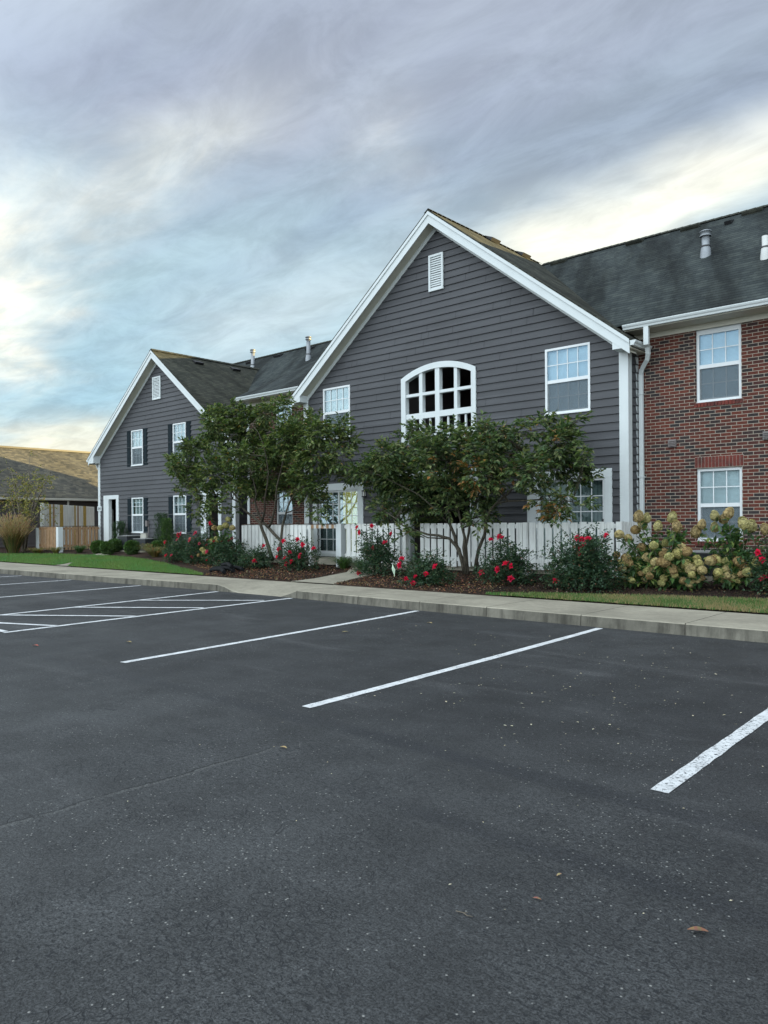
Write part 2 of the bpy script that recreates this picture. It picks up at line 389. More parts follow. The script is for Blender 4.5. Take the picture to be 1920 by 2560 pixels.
def asphalt_mat():
    m, g = mat('worn_sealed_asphalt'); P = pos(g); s = g.sep(P)
    wob = g.m('SUBTRACT', g.noise(P, .35, 3), .5)
    # newer sealer in the bays, older and rougher in the lane
    lane = g.mr(g.m('ADD', s[1], g.m('MULTIPLY', wob, 1.6)), 3.6, 4.4, 0, 1)
    big = g.mr(g.noise(P, .28, 5, .6), .3, .7, 0, 1); mid = g.mr(g.noise(P, 1.5, 7, .68), .3, .7, .74, 1.24)
    bay = g.mix(big, (.026, .0275, .029), (.036, .038, .0395)); lanec = g.mix(big, (.033, .035, .0365), (.046, .0485, .050))
    col = g.mix(lane, lanec, bay)
    # pale dusty streaks along the bays
    dust = g.mr(g.noise(g.v('MULTIPLY', P, (.45, 2.2, 1)), .8, 5, .6, .4), .55, .78, 0, .6)
    col = g.mix(dust, col, (.080, .082, .084))
    col = g.mix(1.0, col, g.comb(mid, mid, mid), 'MULTIPLY')
    # tyre-rubbed dark bands curving past the bay ends
    def band(off, wdt, amp, st, sl, seed):
        y0 = g.m('ADD', g.m('ADD', s[1], g.m('MULTIPLY', s[0], sl)), g.m('MULTIPLY', g.m('SUBTRACT', g.noise(g.v('ADD', P, (seed, 0, 0)), .16, 2), .5), amp))
        return g.m('MULTIPLY', g.mr(g.m('ABSOLUTE', g.m('SUBTRACT', y0, off)), wdt*.35, wdt, 1, 0), st)
    bd = g.m('MAXIMUM', g.m('MULTIPLY', band(3.93, .15, .35, .95, .0, 3), g.mr(s[0], -9, -2.5, .45, 1)), g.m('MAXIMUM', g.m('MULTIPLY', band(3.12, .12, .4, .75, -.02, 9), g.mr(s[0], -3.6, -2.2, 0, 1)), band(5.9, .10, 2.0, .30, .05, 21)))
    bd = g.m('MAXIMUM', bd, g.m('MULTIPLY', band(4.55, .05, .7, .55, .0, 14), g.mr(s[0], -6, -9, 0, 1)))
    bd = g.m('MULTIPLY', bd, g.mr(g.noise(P, 1.3, 4), .3, .6, .4, 1))
    col = g.mix(bd, col, (.024, .026, .029))
    # old paving seam running towards the viewer
    sm = g.m('ADD', g.m('ADD', s[0], 3.98), g.m('MULTIPLY', g.m('SUBTRACT', g.noise(P, 2.6, 4), .5), .16)); smk = g.m('MULTIPLY', g.mr(s[1], 3.5, 3.1, 0, 1), g.mr(g.noise(P, 3, 3), .36, .5, .3, 1))
    seam = g.m('MULTIPLY', g.mr(g.m('ABSOLUTE', sm), .004, .012, 1, 0), smk)
    col = g.mix(g.m('MULTIPLY', g.mr(g.m('ABSOLUTE', g.m('SUBTRACT', sm, .025)), .005, .03, .45, 0), smk), col, (.10, .103, .10)); col = g.mix(seam, col, (.018, .019, .02))
    # aggregate grain
    gr = g.noise(P, 105, 3, .8); grm = g.mr(gr, .34, .66, .42, 1.72)
    gr2 = g.mr(g.noise(P, 36, 4, .72), .33, .67, .74, 1.30)
    col = g.mix(1.0, col, g.comb(g.m('MULTIPLY', grm, gr2), g.m('MULTIPLY', grm, gr2), g.m('MULTIPLY', grm, gr2)), 'MULTIPLY')
    # craze cracks and pits
    wp = g.v('ADD', P, g.v('MULTIPLY', g.comb(g.m('SUBTRACT', g.noise(P, 6, 3), .5), g.m('SUBTRACT', g.noise(g.v('ADD', P, (5, 5, 5)), 6, 3), .5), 0), (.12, .12, 0)))
    def cracks(scale, w):
        v = g.node('ShaderNodeTexVoronoi', feature='DISTANCE_TO_EDGE'); g.put(v.inputs['Vector'], wp); v.inputs['Scale'].default_value = scale
        v.inputs['Randomness'].default_value = 1
        return g.mr(v.outputs['Distance'], w*.3, w, 1, 0)
    c1 = g.m('MULTIPLY', cracks(19, .05), g.mr(g.noise(P, 1.9, 5, .65), .46, .62, 0, .8))
    c2 = g.m('MULTIPLY', cracks(6.5, .022), g.mr(g.noise(P, 1.4, 4), .52, .64, 0, .8))
    pit = g.mr(g.noise(g.v('MULTIPLY', P, (1, 1.8, 1)), 30, 3, .66), .565, .605, 0, 1)
    pit = g.m('MULTIPLY', pit, g.mr(g.noise(P, 1.1, 3), .38, .58, .2, 1))
    ck = g.m('MULTIPLY', g.m('MAXIMUM', g.m('MAXIMUM', c1, c2), pit), g.mr(lane, 0, 1, 1.0, .55))
    col = g.mix(g.m('MULTIPLY', ck, .8), col, (.014, .016, .019))
    # exposed pale stones
    vo = g.node('ShaderNodeTexVoronoi', feature='F1'); g.put(vo.inputs['Vector'], P); vo.inputs['Scale'].default_value = 62
    rnd = g.sep(vo.outputs['Color'])[0]; thr = g.mr(g.noise(P, .8, 4, .6), .42, .7, .985, .86)
    st = g.m('MULTIPLY', g.m('GREATER_THAN', rnd, thr), g.mr(vo.outputs['Distance'], .15, .38, 1, 0))
    col = g.mix(g.m('MULTIPLY', st, .75), col, (.34, .34, .32))
    h = g.m('ADD', g.m('ADD', g.m('MULTIPLY', gr, .6), g.m('MULTIPLY', g.noise(P, 38, 3), .5)), g.m('ADD', g.m('MULTIPLY', ck, -1.2), g.m('MULTIPLY', st, .5)))
    finish(g, col, g.mr(g.noise(P, .6, 3), .3, .7, .62, .82), .32, h, .55, .009); return m
M_asphalt = asphalt_mat()
def paint_mat():
    m, g = mat('worn_white_line_paint'); P = pos(g)
    sx = g.sep(P); near = g.mr(sx[0], -5.5, -1.5, 0, 1)
    wear = g.mr(g.m('ADD', g.noise(g.v('MULTIPLY', P, (1, 1.5, 1)), 30, 5, .74, .6), g.m('MULTIPLY', near, .045)), .60, .63, 0, 1); wear = g.m('MULTIPLY', wear, g.mr(g.m('ADD', g.noise(P, 1.3, 3), g.m('MULTIPLY', near, .1)), .42, .56, .15, 1))
    v = g.node('ShaderNodeTexVoronoi', feature='DISTANCE_TO_EDGE'); g.put(v.inputs['Vector'], P); v.inputs['Scale'].default_value = 26
    ck = g.m('MULTIPLY', g.mr(v.outputs['Distance'], .01, .04, 1, 0), g.mr(g.noise(P, 5, 2), .5, .62, 0, .8))
    f = g.m('MAXIMUM', wear, ck); t = g.mr(g.noise(P, 7, 6, .7), .3, .7, .74, 1.08)
    col = g.mix(f, g.mix(1.0, (.68, .70, .71), g.comb(t, t, t), 'MULTIPLY'), (.07, .075, .08))
    finish(g, col, .7, .3, g.noise(P, 120, 3), .3, .005); return m
M_line = paint_mat()
def mulch_mat():
    m, g = mat('dark_mulch'); P = pos(g); a = g.noise(P, 1.0, 5); b = g.noise(P, 45, 5, .7)
    s = g.sep(P)
    c = g.mix(g.mr(b, .3, .7), (.012, .009, .008), (.055, .038, .030)); c = g.mix(g.mr(a, .4, .6, 0, .6), c, (.07, .045, .033))
    finish(g, c, .95, .1, b, 1.0, .03); return m
M_mulch = mulch_mat()
def lawn_mat():
    m, g = mat('lawn_turf'); P = pos(g); a = g.noise(P, 1.3, 5); b = g.noise(P, 60, 4, .7)
    c = g.mix(g.mr(b, .3, .7), (.050, .085, .025), (.105, .165, .05)); s = g.sep(P)
    dry = g.m('MULTIPLY', g.mr(g.noise(P, 2.4, 4), .45, .62), g.mr(s[0], -7.5, -4.5, 0, .75)); c = g.mix(dry, c, (.16, .13, .065))
    finish(g, c, .95, .1, b, 1.0, .03); return m
M_lawn = lawn_mat()
M_earth = plain('far_ground', (.09, .095, .07), .95, .1, .3)
def vcol_mat(name, rough=.55, spec=.35, trans=.3, tb=1.5):
    m, g = mat(name); c = g.node('ShaderNodeAttribute', attribute_name='Col').outputs['Color']
    finish(g, c, rough, spec, trans=trans, tcol=g.mix(1.0, c, (tb, tb*1.1, tb*.6), 'MULTIPLY')); return m
M_leaf = vcol_mat('leaf', .5, .4, .28)
M_petal = vcol_mat('petal', .7, .2, .3, 1.1)
M_litter = vcol_mat('dry_leaf', .85, .15, .1, 1.0)
def bark_mat(name, c1, c2):
    m, g = mat(name); P = pos(g); n = g.noise(g.v('MULTIPLY', P, (1, 1, .3)), 28, 5, .65)
    finish(g, g.mix(g.mr(n, .3, .7), c1, c2), .9, .2, n, .6, .01); return m
M_bark = bark_mat('grey_brown_bark', (.035, .030, .022), (.10, .09, .068))
M_bark2 = bark_mat('pale_bark', (.10, .085, .065), (.22, .19, .15))
M_rawwood = bark_mat('new_brown_wood', (.27, .16, .085), (.42, .28, .17))
M_yelwood = bark_mat('yellow_treated_wood', (.40, .27, .06), (.52, .37, .11))
M_capwood = bark_mat('dark_weathered_wood', (.05, .04, .03), (.12, .09, .07))
M_flag = plain('lime_marker_flag', (.55, .85, .25), .6, .2, .05)
M_flagw = plain('pale_marker_flag', (.62, .78, .60), .6, .2, .05)
M_pipe = plain('black_corrugated_pipe', (.008, .009, .010), .75, .15, .1)

# ------------------------------------------------------------------ ground, road, pavement
def gz(y): return .155 if y < 11.7 else min(.155 + (y-11.7)*.085, .49)
mb = MB(); mb.poly([(-900,-900,-.03),(900,-900,-.03),(900,900,-.03),(-900,900,-.03)]); struct('ground', mb, M_earth)
CURB = [(-80, 9.3), (-32, 9.75), (-25, 9.86), (-19, 10.02), (-15.2, 10.24), (-14.3, 10.27), (-11.6, 10.27), (-8.5, 10.12), (-3.7, 10.05), (8, 10.0), (40, 9.9)]
def curby(x):
    for (a, b), (c, d) in zip(CURB, CURB[1:]):
        if x <= c: return b + (d-b)*(x-a)/(c-a)
    return CURB[-1][1]
mb = MB(); mb.poly([(-80,-60,0),(60,-60,0),(60,10.6,0),(-80,10.6,0)]); struct('parking_lot', mb, M_asphalt)
# painted bay lines
def strip(a, b, w, z=.004, bend=0.0, n=8):
    mb = MB(); a = Vector((*a, z)); b = Vector((*b, z)); d = (b-a).normalized(); s = Vector((d.y, -d.x, 0))*w*.5
    pts = []; n = max(5, int((b-a).length*9))
    for i in range(n+1):
        t = i/n; c = a.lerp(b, t) + Vector((d.y, -d.x, 0))*(bend*sin(pi*t)) ; pts.append((c-s*(1+random.uniform(-.09,.07)), c+s*(1+random.uniform(-.09,.07))))
    for i in range(n): mb.poly([pts[i][0], pts[i][1], pts[i+1][1], pts[i+1][0]])
    return struct('painted_line', mb, M_line)
LW = .102
strip((-1.675, 4.15), (-1.76, 9.99), LW); strip((-4.62, 4.20), (-4.86, 9.98), LW, bend=.02)
strip((-7.66, 4.28), (-8.22, 10.05), LW, bend=.03); strip((-11.12, 4.40), (-11.62, 10.20), LW, bend=-.03)
strip((-13.28, 4.45), (-14.10, 10.20), LW, bend=.04); strip((-16.55, 4.5), (-17.08, 10.04), LW, bend=.04)
strip((-19.95, 4.5), (-20.45, 9.92), LW); strip((-22.95, 4.5), (-23.45, 9.83), LW); strip((-26.0, 4.5), (-26.5, 9.8), LW)
for a, b in (((-11.20, 5.20), (-13.25, 4.42)), ((-11.34, 6.58), (-13.36, 5.25)), ((-11.50, 8.02), (-13.52, 6.62)), ((-11.66, 9.55), (-13.76, 8.02))):
    strip((a[0]-.03, a[1]), (b[0]+.03, b[1]), LW, .008, n=5)
strip((-11.15, 4.44), (-13.3, 4.44), LW, .012)

# sidewalk: slabs with narrow joints, a battered kerb face, a flared ramp at the hatched bay
CH, YB = .155, 11.7
def top_h(x, t):
    """kerb top height; t=0 at the kerb, 1 at the back of the walk"""
    x0, x1, x2, x3 = -14.25, -13.45, -12.05, -11.55
    if x <= x0 or x >= x3: k = 1
    elif x < x1: k = (x1-x)/(x1-x0)
    elif x > x2: k = (x-x2)/(x3-x2)
    else: k = 0
    k = k*k*(3-2*k)
    return CH*(k + (1-k)*(0.04 + .96*min(1, t*1.35)))
joints = [-60, -52, -44, -38, -34.4, -31.4, -28.2, -25.1, -22.0, -19.0, -16.87, -14.25, -11.55, -9.76, -8.24, -6.85, -5.2, -3.7, -2.1, -.5, 1.5, 4, 8, 14, 24, 40]
mb = MB(); G = .006
for xa, xb in zip(joints, joints[1:]):
    xs = [xa+G]; n = 10 if -14.5 < xa < -12 else 3
    xs = [xa+G + (xb-xa-2*G)*i/n for i in range(n+1)]
    for p, q in zip(xs, xs[1:]):
        rows = [[(x, curby(x)+.03+(YB-curby(x)-.03)*t, top_h(x, t)) for t in (0, .15, .4, .7, 1)] for x in (p, q)]
        for k in range(4): mb.poly([rows[0][k], rows[1][k], rows[1][k+1], rows[0][k+1]], 0)
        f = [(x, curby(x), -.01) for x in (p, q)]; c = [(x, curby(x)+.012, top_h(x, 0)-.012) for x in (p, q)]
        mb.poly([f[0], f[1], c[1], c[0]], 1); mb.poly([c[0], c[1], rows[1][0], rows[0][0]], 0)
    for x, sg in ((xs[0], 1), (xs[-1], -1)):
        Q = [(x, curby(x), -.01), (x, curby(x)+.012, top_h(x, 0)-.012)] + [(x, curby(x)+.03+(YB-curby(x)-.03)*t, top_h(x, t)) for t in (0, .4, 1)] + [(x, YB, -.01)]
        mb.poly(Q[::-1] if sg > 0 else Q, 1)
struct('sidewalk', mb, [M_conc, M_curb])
mb = MB()      # dirt in the joints
for x in joints[1:-1]:
    if -14.3 < x < -11.5: mb.box(x-G, x+G, curby(x)+.1, YB, -.01, .02)
    else: mb.box(x-G, x+G, curby(x)+.012, YB, -.01, CH-.03)
struct('sidewalk_joints', mb, M_joint)

def terrain(poly_x, y0, y1, off, name, m, nx=40, ny=8, shape=None):
    pass
# planting bed / yard terrain: rises from the walk to the house fronts
mb = MB(); ys = [11.7, 12, 12.5, 13, 13.5, 14, 14.6, 15.2, 15.7, 30]
xs = [-80, -50, -40, -34] + [-33+i for i in range(0, 38)] + [8, 14, 40]
rr = random.Random(3); H = {}
for i, x in enumerate(xs):
    for j, y in enumerate(ys): H[i, j] = (x, y, gz(y) + (rr.uniform(-.02, .02) if 0 < j < 8 else -.012) + (.0 if j else 0))
for i in range(len(xs)-1):
    for j in range(len(ys)-1): mb.poly([H[i,j], H[i+1,j], H[i+1,j+1], H[i,j+1]], 0, True)
struct('planting_bed', mb, M_mulch)

def sheet(name, outline, off, m, step=.5):
    """flat-ish polygon draped on the yard slope: outline = [(x, yfront, yback)...]"""
    mb = MB()
    for (xa, fa, ba), (xb, fb, bb) in zip(outline, outline[1:]):
        n = 8
        for k in range(n):
            A = [(xa, fa+(ba-fa)*k/n), (xb, fb+(bb-fb)*k/n), (xb, fb+(bb-fb)*(k+1)/n), (xa, fa+(ba-fa)*(k+1)/n)]
            mb.poly([(x, y, gz(y)+off) for x, y in A], 0, True)
    return struct(name, mb, m)
LAWN_L1 = [(-60, 11.71, 13.2), (-34, 11.71, 13.3), (-30.5, 11.71, 13.9), (-28.3, 11.71, 14.0), (-26.4, 11.71, 13.95), (-25.3, 11.71, 12.0)]
LAWN_L2 = [(-27.2, 13.9, 14.0), (-26.3, 13.0, 14.05), (-24.4, 11.71, 13.95), (-22.5, 11.71, 13.55), (-20.8, 11.71, 13.1), (-19.2, 11.71, 12.55), (-18, 11.71, 12.2), (-16.9, 11.71, 11.76)]
LAWN_R = [(-7.95, 11.71, 11.76), (-7.2, 11.71, 12.05), (-5.4, 11.71, 12.45), (-3.5, 11.71, 12.75), (0, 11.71, 12.9), (8, 11.71, 13.0), (40, 11.71, 13)]
for L_ in (LAWN_L1, LAWN_L2, LAWN_R): sheet('lawn', L_, .024, M_lawn)
def blades(outline, dens, hmin, hmax, xr, dry=False, seed=1):
    r = random.Random(seed); mb = MB(); mb.usecol = True
    for (xa, fa, ba), (xb, fb, bb) in zip(outline, outline[1:]):
        if xb < xr[0] or xa > xr[1]: continue
        xa2, xb2 = max(xa, xr[0]), min(xb, xr[1]); n = int((xb2-xa2)*((ba-fa)+(bb-fb))/2*dens)
        for _ in range(n):
            x = r.uniform(xa2, xb2); t = (x-xa)/(xb-xa); f = fa+(fb-fa)*t; b = ba+(bb-ba)*t
            if b-f < .01: continue
            y = f + (b-f)*r.random() + r.gauss(0, .012); y = max(y, 11.66); z = gz(y)+.02; h = r.uniform(hmin, hmax); a = r.uniform(0, 2*pi); w = .004+h*.06
            ln = r.uniform(0, .8)*h; dx, dy = cos(a)*w, sin(a)*w; lx, ly = r.uniform(-1, 1)*ln, r.uniform(-1, 1)*ln
            i0 = len(mb.v); mb.v += [(x-dx, y-dy, z), (x+dx, y+dy, z), (x+lx, y+ly, z+h)]; mb._f((i0, i0+1, i0+2), 0, False)
            k = r.random(); patch = .5+.5*sin(x*1.9+sin(y*3.1)*1.4)*cos(y*2.3+x*.7)
            c = (.085+.085*k*patch, .150+.12*k, .036+.035*k)
            if dry:
                pd = .5+.5*sin(x*3.3+1.2)*cos(y*5.1+x); q = pd*min(1, max(0, (x+7.2)/2.2))
                c = tuple(v*.82 for v in c)
                if r.random() < .12+q*.8: c = (.26+.1*k, .21+.07*k, .11+.03*k)
            elif r.random() < .06: c = (.16, .15, .06)
            mb.col += [c]*3
    return struct('grass', mb, M_leaf, 'stuff')
blades(LAWN_L1, 900, .03, .08, (-36, -24), seed=2); blades(LAWN_L2, 1300, .03, .08, (-28, -16.5), seed=3); blades(LAWN_R, 6000, .02, .055, (-8, -1.2), True, seed=4)

# garden walk from the kerb ramp to the patio gate, and the one by the left wing
def slabpath(pts, off=.022, th=.06):
    mb = MB(); n = len(pts)//2; L_, R_ = pts[:n], pts[n:][::-1]
    for i in range(n-1):
        q = [L_[i], R_[i], R_[i+1], L_[i+1]]; q3 = [(x, y, gz(y)+off) for x, y in q]
        mb.poly(q3); mb.poly([q3[0], q3[3], (q3[3][0], q3[3][1], q3[3][2]-th), (q3[0][0], q3[0][1], q3[0][2]-th)]); mb.poly([q3[2], q3[1], (q3[1][0], q3[1][1], q3[1][2]-th), (q3[2][0], q3[2][1], q3[2][2]-th)])
    return struct('path', mb, M_conc)
slabpath([(-13.35, 11.70), (-13.1, 12.2), (-13.1, 13.3), (-13.9, 14.3), (-15.3, 15.25), (-14.1, 15.25), (-12.95, 14.3), (-12.15, 13.3), (-12.05, 12.2), (-11.95, 11.70)])
slabpath([(-25.3, 11.70), (-26.4, 13.0), (-27.6, 14.3), (-29.8, 16.3), (-28.9, 16.3), (-26.7, 14.3), (-25.4, 13.0), (-24.35, 11.70)])
# patios behind the fences
for a, b in ((-18.9, -13.0), (-10.9, -6.0)):
    mb = MB(); mb.box(a, b, 14.25, 15.28, .40, .545); struct('patio_slab', mb, M_conc)
mb = MB(); mb.box(-12.69, -10.81, 14.1, 15.28, .36, .50); struct('entry_slab', mb, M_conc)

# ------------------------------------------------------------------ the apartment building
B = thing('apartment_building', (-11.8, 15.3, .49), 'long two storey building with charcoal siding gables, red brick walls and white trim', 'building')
E_LAP = .1745
def lap_wall(name, frame, zbot, ztop, ext, holes, parent, mats, breaks=(), phase=0.0, seams=()):
    """frame=(origin xy, dir xy, normal xy); ext(z)->(s0,s1); holes: functions z->(a,b) or None"""
    (ox, oy), (dx, dy), (nx, ny) = frame; mb = MB()
    def P(s, o, z): return (ox+dx*s+nx*o, oy+dy*s+ny*o, z)
    k = 0; z = zbot-phase; zs = set(round(b, 4) for b in breaks if zbot < b < ztop)
    while z < ztop:
        za, zb = max(z, zbot), min(z+E_LAP, ztop)
        cuts = sorted([za, zb] + [b for b in zs if za+1e-4 < b < zb-1e-4])
        for c0, c1 in zip(cuts, cuts[1:]):
            zm = (c0+c1)/2
            def iv(zz):
                a, b = ext(zz); r = [[a, b]]
                for h in holes:
                    hh = h(zm)
                    if hh is None: continue
                    h2 = h(zz) or hh; nr = []
                    for p, q in r:
                        if h2[0] > p: nr.append([p, min(q, h2[0])])
                        else: nr.append([p, p])
                        if h2[1] < q: nr.append([max(p, h2[1]), q])
                        else: nr.append([q, q])
                    r = nr
                return r
            ra, rb = iv(c0+1e-5), iv(c1-1e-5); oa = .006+.029*(1-(c0-z)/E_LAP); ob = .006+.029*(1-(c1-z)/E_LAP)
            for (a0, a1), (b0, b1) in zip(ra, rb):
                if a1-a0 < 1e-3 and b1-b0 < 1e-3: continue
                mb.poly([P(a0, oa, c0), P(a1, oa, c0), P(b1, ob, c1), P(b0, ob, c1)])
                if abs(c0-z) < 1e-6: mb.poly([P(a0, 0, c0), P(a1, 0, c0), P(a1, oa, c0), P(a0, oa, c0)])
        z += E_LAP; k += 1
    rs = random.Random(int(zbot*100)+len(holes)); kz = 0; auto = []
    while zbot+kz*E_LAP+.1 < ztop:
        zc = zbot-phase+(kz+.5)*E_LAP; a, b = ext(min(zc, ztop-.02)); x = a+rs.uniform(.6, 3.6)
        while x < b-.4:
            if not any(h(zc) and h(zc)[0]-.05 < x < h(zc)[1]+.05 for h in holes): auto.append((x, zc))
            x += rs.choice((2.44, 3.05, 3.66, 3.66))
        kz += 1
    for s, zz in list(seams)+auto:
        kk = math.floor((zz-(zbot-phase))/E_LAP); z0 = zbot-phase+kk*E_LAP
        mb.poly([P(s-.005, .036, z0+.002), P(s+.005, .036, z0+.002), P(s+.005, .009, z0+E_LAP-.004), P(s-.005, .009, z0+E_LAP-.004)], 1)
    # orient
    return part(name, mb, mats, parent)
def rect(a, b, z0, z1): return lambda z: (a, b) if z0 < z < z1 else None

GY, BY, LY = 15.3, 15.8, 16.4          # main gable front, brick fronts, left gable front
GX0, GX1, GC = -16.78, -6.79, -11.785
# --- main gable siding
AX0, AX1 = -12.90, -10.68
def arch_z(x, a=-12.98, b=-10.60, zs=5.285, za=5.575):
    c = (a+b)/2; h = (b-a)/2; r = (h*h+(za-zs)**2)/(2*(za-zs)); return za - r + sqrt(max(r*r-(x-c)**2, 0))
def arch_hole(z):
    if not (3.56 < z < 5.50): return None
    if z < 5.25: return (AX0, AX1)
    c = (AX0+AX1)/2; hw = (AX1-AX0)/2*sqrt(max(0, 1-((z-5.25)/.26)**1.6)); return (c-hw, c+hw)
gz_eave, gz_apex = 5.29, 9.07
def gext(z):
    if z <= gz_eave: return (GX0, GX1)
    k = (z-gz_eave)/(gz_apex-gz_eave); return (GX0+.16+(GC-GX0-.16)*k, GX1-.16+(GC-GX1+.16)*k)
holes = [rect(-15.94, -14.89, 3.96, 5.38), rect(-8.69, -7.635, 3.94, 5.38), arch_hole, rect(-16.2, -14.6, .4, 2.5), rect(-8.95, -7.3, .4, 2.5), rect(-12.70, -10.80, .4, 2.62)]
brk = [3.96, 5.38, 3.94, 3.56, 5.25, 5.30, 5.35, 5.40, 5.44, 5.48, 5.50, 2.5, 2.62, gz_eave]
seams = [(-10.9, 7.45), (-10.3, 7.35), (-11.2, 6.75), (-10.1, 6.75), (-13.2, 6.4), (-12.3, 6.4), (-11.3, 6.4), (-9.9, 6.4), (-9.0, 6.4), (-14.6, 5.95), (-13.4, 5.95), (-12.5, 5.95), (-10.75, 5.9), (-9.6, 5.9), (-13.3, 5.65), (-8.1, 3.65), (-14.0, 4.1)]
lap_wall('gable_siding', ((0, GY), (1, 0), (0, -1)), .50, gz_apex, gext, holes, B, [M_siding, M_caulk], brk, .03, seams)
lap_wall('side_siding', ((GX1, 0), (0, 1), (1, 0)), .50, 5.30, lambda z: (GY, BY+.2), [], B, M_siding, (), .03)
def wall_back():
    mb = MB(); mb.box(GX0+.02, GX1-.02, 15.36, 15.40, .4, .5); return mb

# --- left gable siding
LX0, LX1, LC = -31.2, -21.6, -26.4
lz_eave, lz_apex = 4.39, 8.03
def lext(z):
    if z <= lz_eave: return (LX0, LX1)
    k = (z-lz_eave)/(lz_apex-lz_eave); return (LX0+.1+(LC-LX0-.1)*k, LX1-.1+(LC-LX1+.1)*k)
LWIN = [(-28.47, -27.60, 3.93, 5.37), (-25.43, -24.58, 3.93, 5.37), (-28.47, -27.60, 1.20, 2.62), (-25.43, -24.58, 1.18, 2.62)]
holes = [rect(a+.02, b-.02, c+.02, d-.02) for a, b, c, d in LWIN] + [rect(-30.33, -29.71, .3, 2.60), rect(-23.35, -22.55, .3, 2.56)]
brk = [3.95, 5.35, 1.22, 2.60, 1.20, 2.56, lz_eave]
lap_wall('gable_siding', ((0, LY), (1, 0), (0, -1)), .50, lz_apex, lext, holes, B, [M_siding, M_caulk], brk, .0, [(-27.3, 6.3), (-25.2, 5.6), (-29.3, 3.2), (-26.6, 3.5), (-24.9, 6.6), (-26.9, 5.8)])
lap_wall('side_siding', ((LX1, 0), (0, 1), (1, 0)), .50, 4.5, lambda z: (LY, 18.0), [], B, M_siding, (), .0)
lap_wall('recess_siding', ((0, 18.0), (1, 0), (0, -1)), .50, 5.62, lambda z: (-21.6, -20.05), [rect(-21.35, -20.5, .4, 2.6)], B, M_siding, (2.6,), .0)
mb = MB(); mb.box(-21.4, -20.45, 18.03, 18.06, .45, 2.7); part('recess_door', mb, M_black, B)

# --- brick walls
def brick_wall(x0, x1, z0, z1, y, holes, parent, depth=.09):
    mb = MB(); xs = sorted({x0, x1, *[h[0] for h in holes], *[h[1] for h in holes]}); zs = sorted({z0, z1, *[h[2] for h in holes], *[h[3] for h in holes]})
    for xa, xb in zip(xs, xs[1:]):
        for za, zb in zip(zs, zs[1:]):
            xm, zm = (xa+xb)/2, (za+zb)/2
            if any(h[0] < xm < h[1] and h[2] < zm < h[3] for h in holes): continue
            mb.poly([(xa, y, za), (xb, y, za), (xb, y, zb), (xa, y, zb)])
    for a, b, c, d in holes:
        Y2 = y+depth
        mb.poly([(a, y, c), (a, y, d), (a, Y2, d), (a, Y2, c)][::-1]); mb.poly([(b, y, c), (b, Y2, c), (b, Y2, d), (b, y, d)][::-1])
        mb.poly([(a, y, c), (a, Y2, c), (b, Y2, c), (b, y, c)][::-1]); mb.poly([(a, y, d), (b, y, d), (b, Y2, d), (a, Y2, d)][::-1])
    return part('brick_wall', mb, M_brick, parent)
RW = [(-5.56, -4.68), (-1.9, -1.02), (1.6, 2.48), (5.2, 6.08)]
brick_wall(GX1+.0, 46, .3, 5.50, BY, [(a, b, 1.09, 2.565) for a, b in RW] + [(a, b, 3.90, 5.50) for a, b in RW], B)
brick_wall(-20.05, GX0, .3, 5.50, BY, [(-18.73, -17.93, 1.09, 2.565), (-18.73, -17.93, 3.90, 5.50)], B)
mb = MB(); mb.poly([(-20.05, BY, .3), (-20.05, BY, 5.5), (-20.05, 18.0, 5.5), (-20.05, 18.0, .3)]); part('brick_wall', mb, M_brick, B)
def soldier(a, b, z0, z1, y, proud=.008, n=None, pitch=.0677):
    """brick-on-end band of single bricks with mortar between"""
    mb = MB(); n = n or max(2, round((b-a)/pitch)); w = (b-a)/n
    mb.box(a, b, y-.001, y+.02, z0, z1, 1)
    for i in range(n): mb.box(a+i*w+.005, a+(i+1)*w-.005, y-proud-random.uniform(0, .003), y+.01, z0+.006, z1-.006, 0)
    return mb
for a, b in RW + [(-18.73, -17.93)]:
    part('brick_lintel', soldier(a-.03, b+.03, 2.575, 2.80, BY), [M_soldier, M_mortar], B)
    part('brick_sill', soldier(a-.03, b+.03, 3.80, 3.90, BY, .03), [M_soldier, M_mortar], B)
    part('brick_sill', soldier(a-.03, b+.03, .99, 1.088, BY, .03), [M_soldier, M_mortar], B)

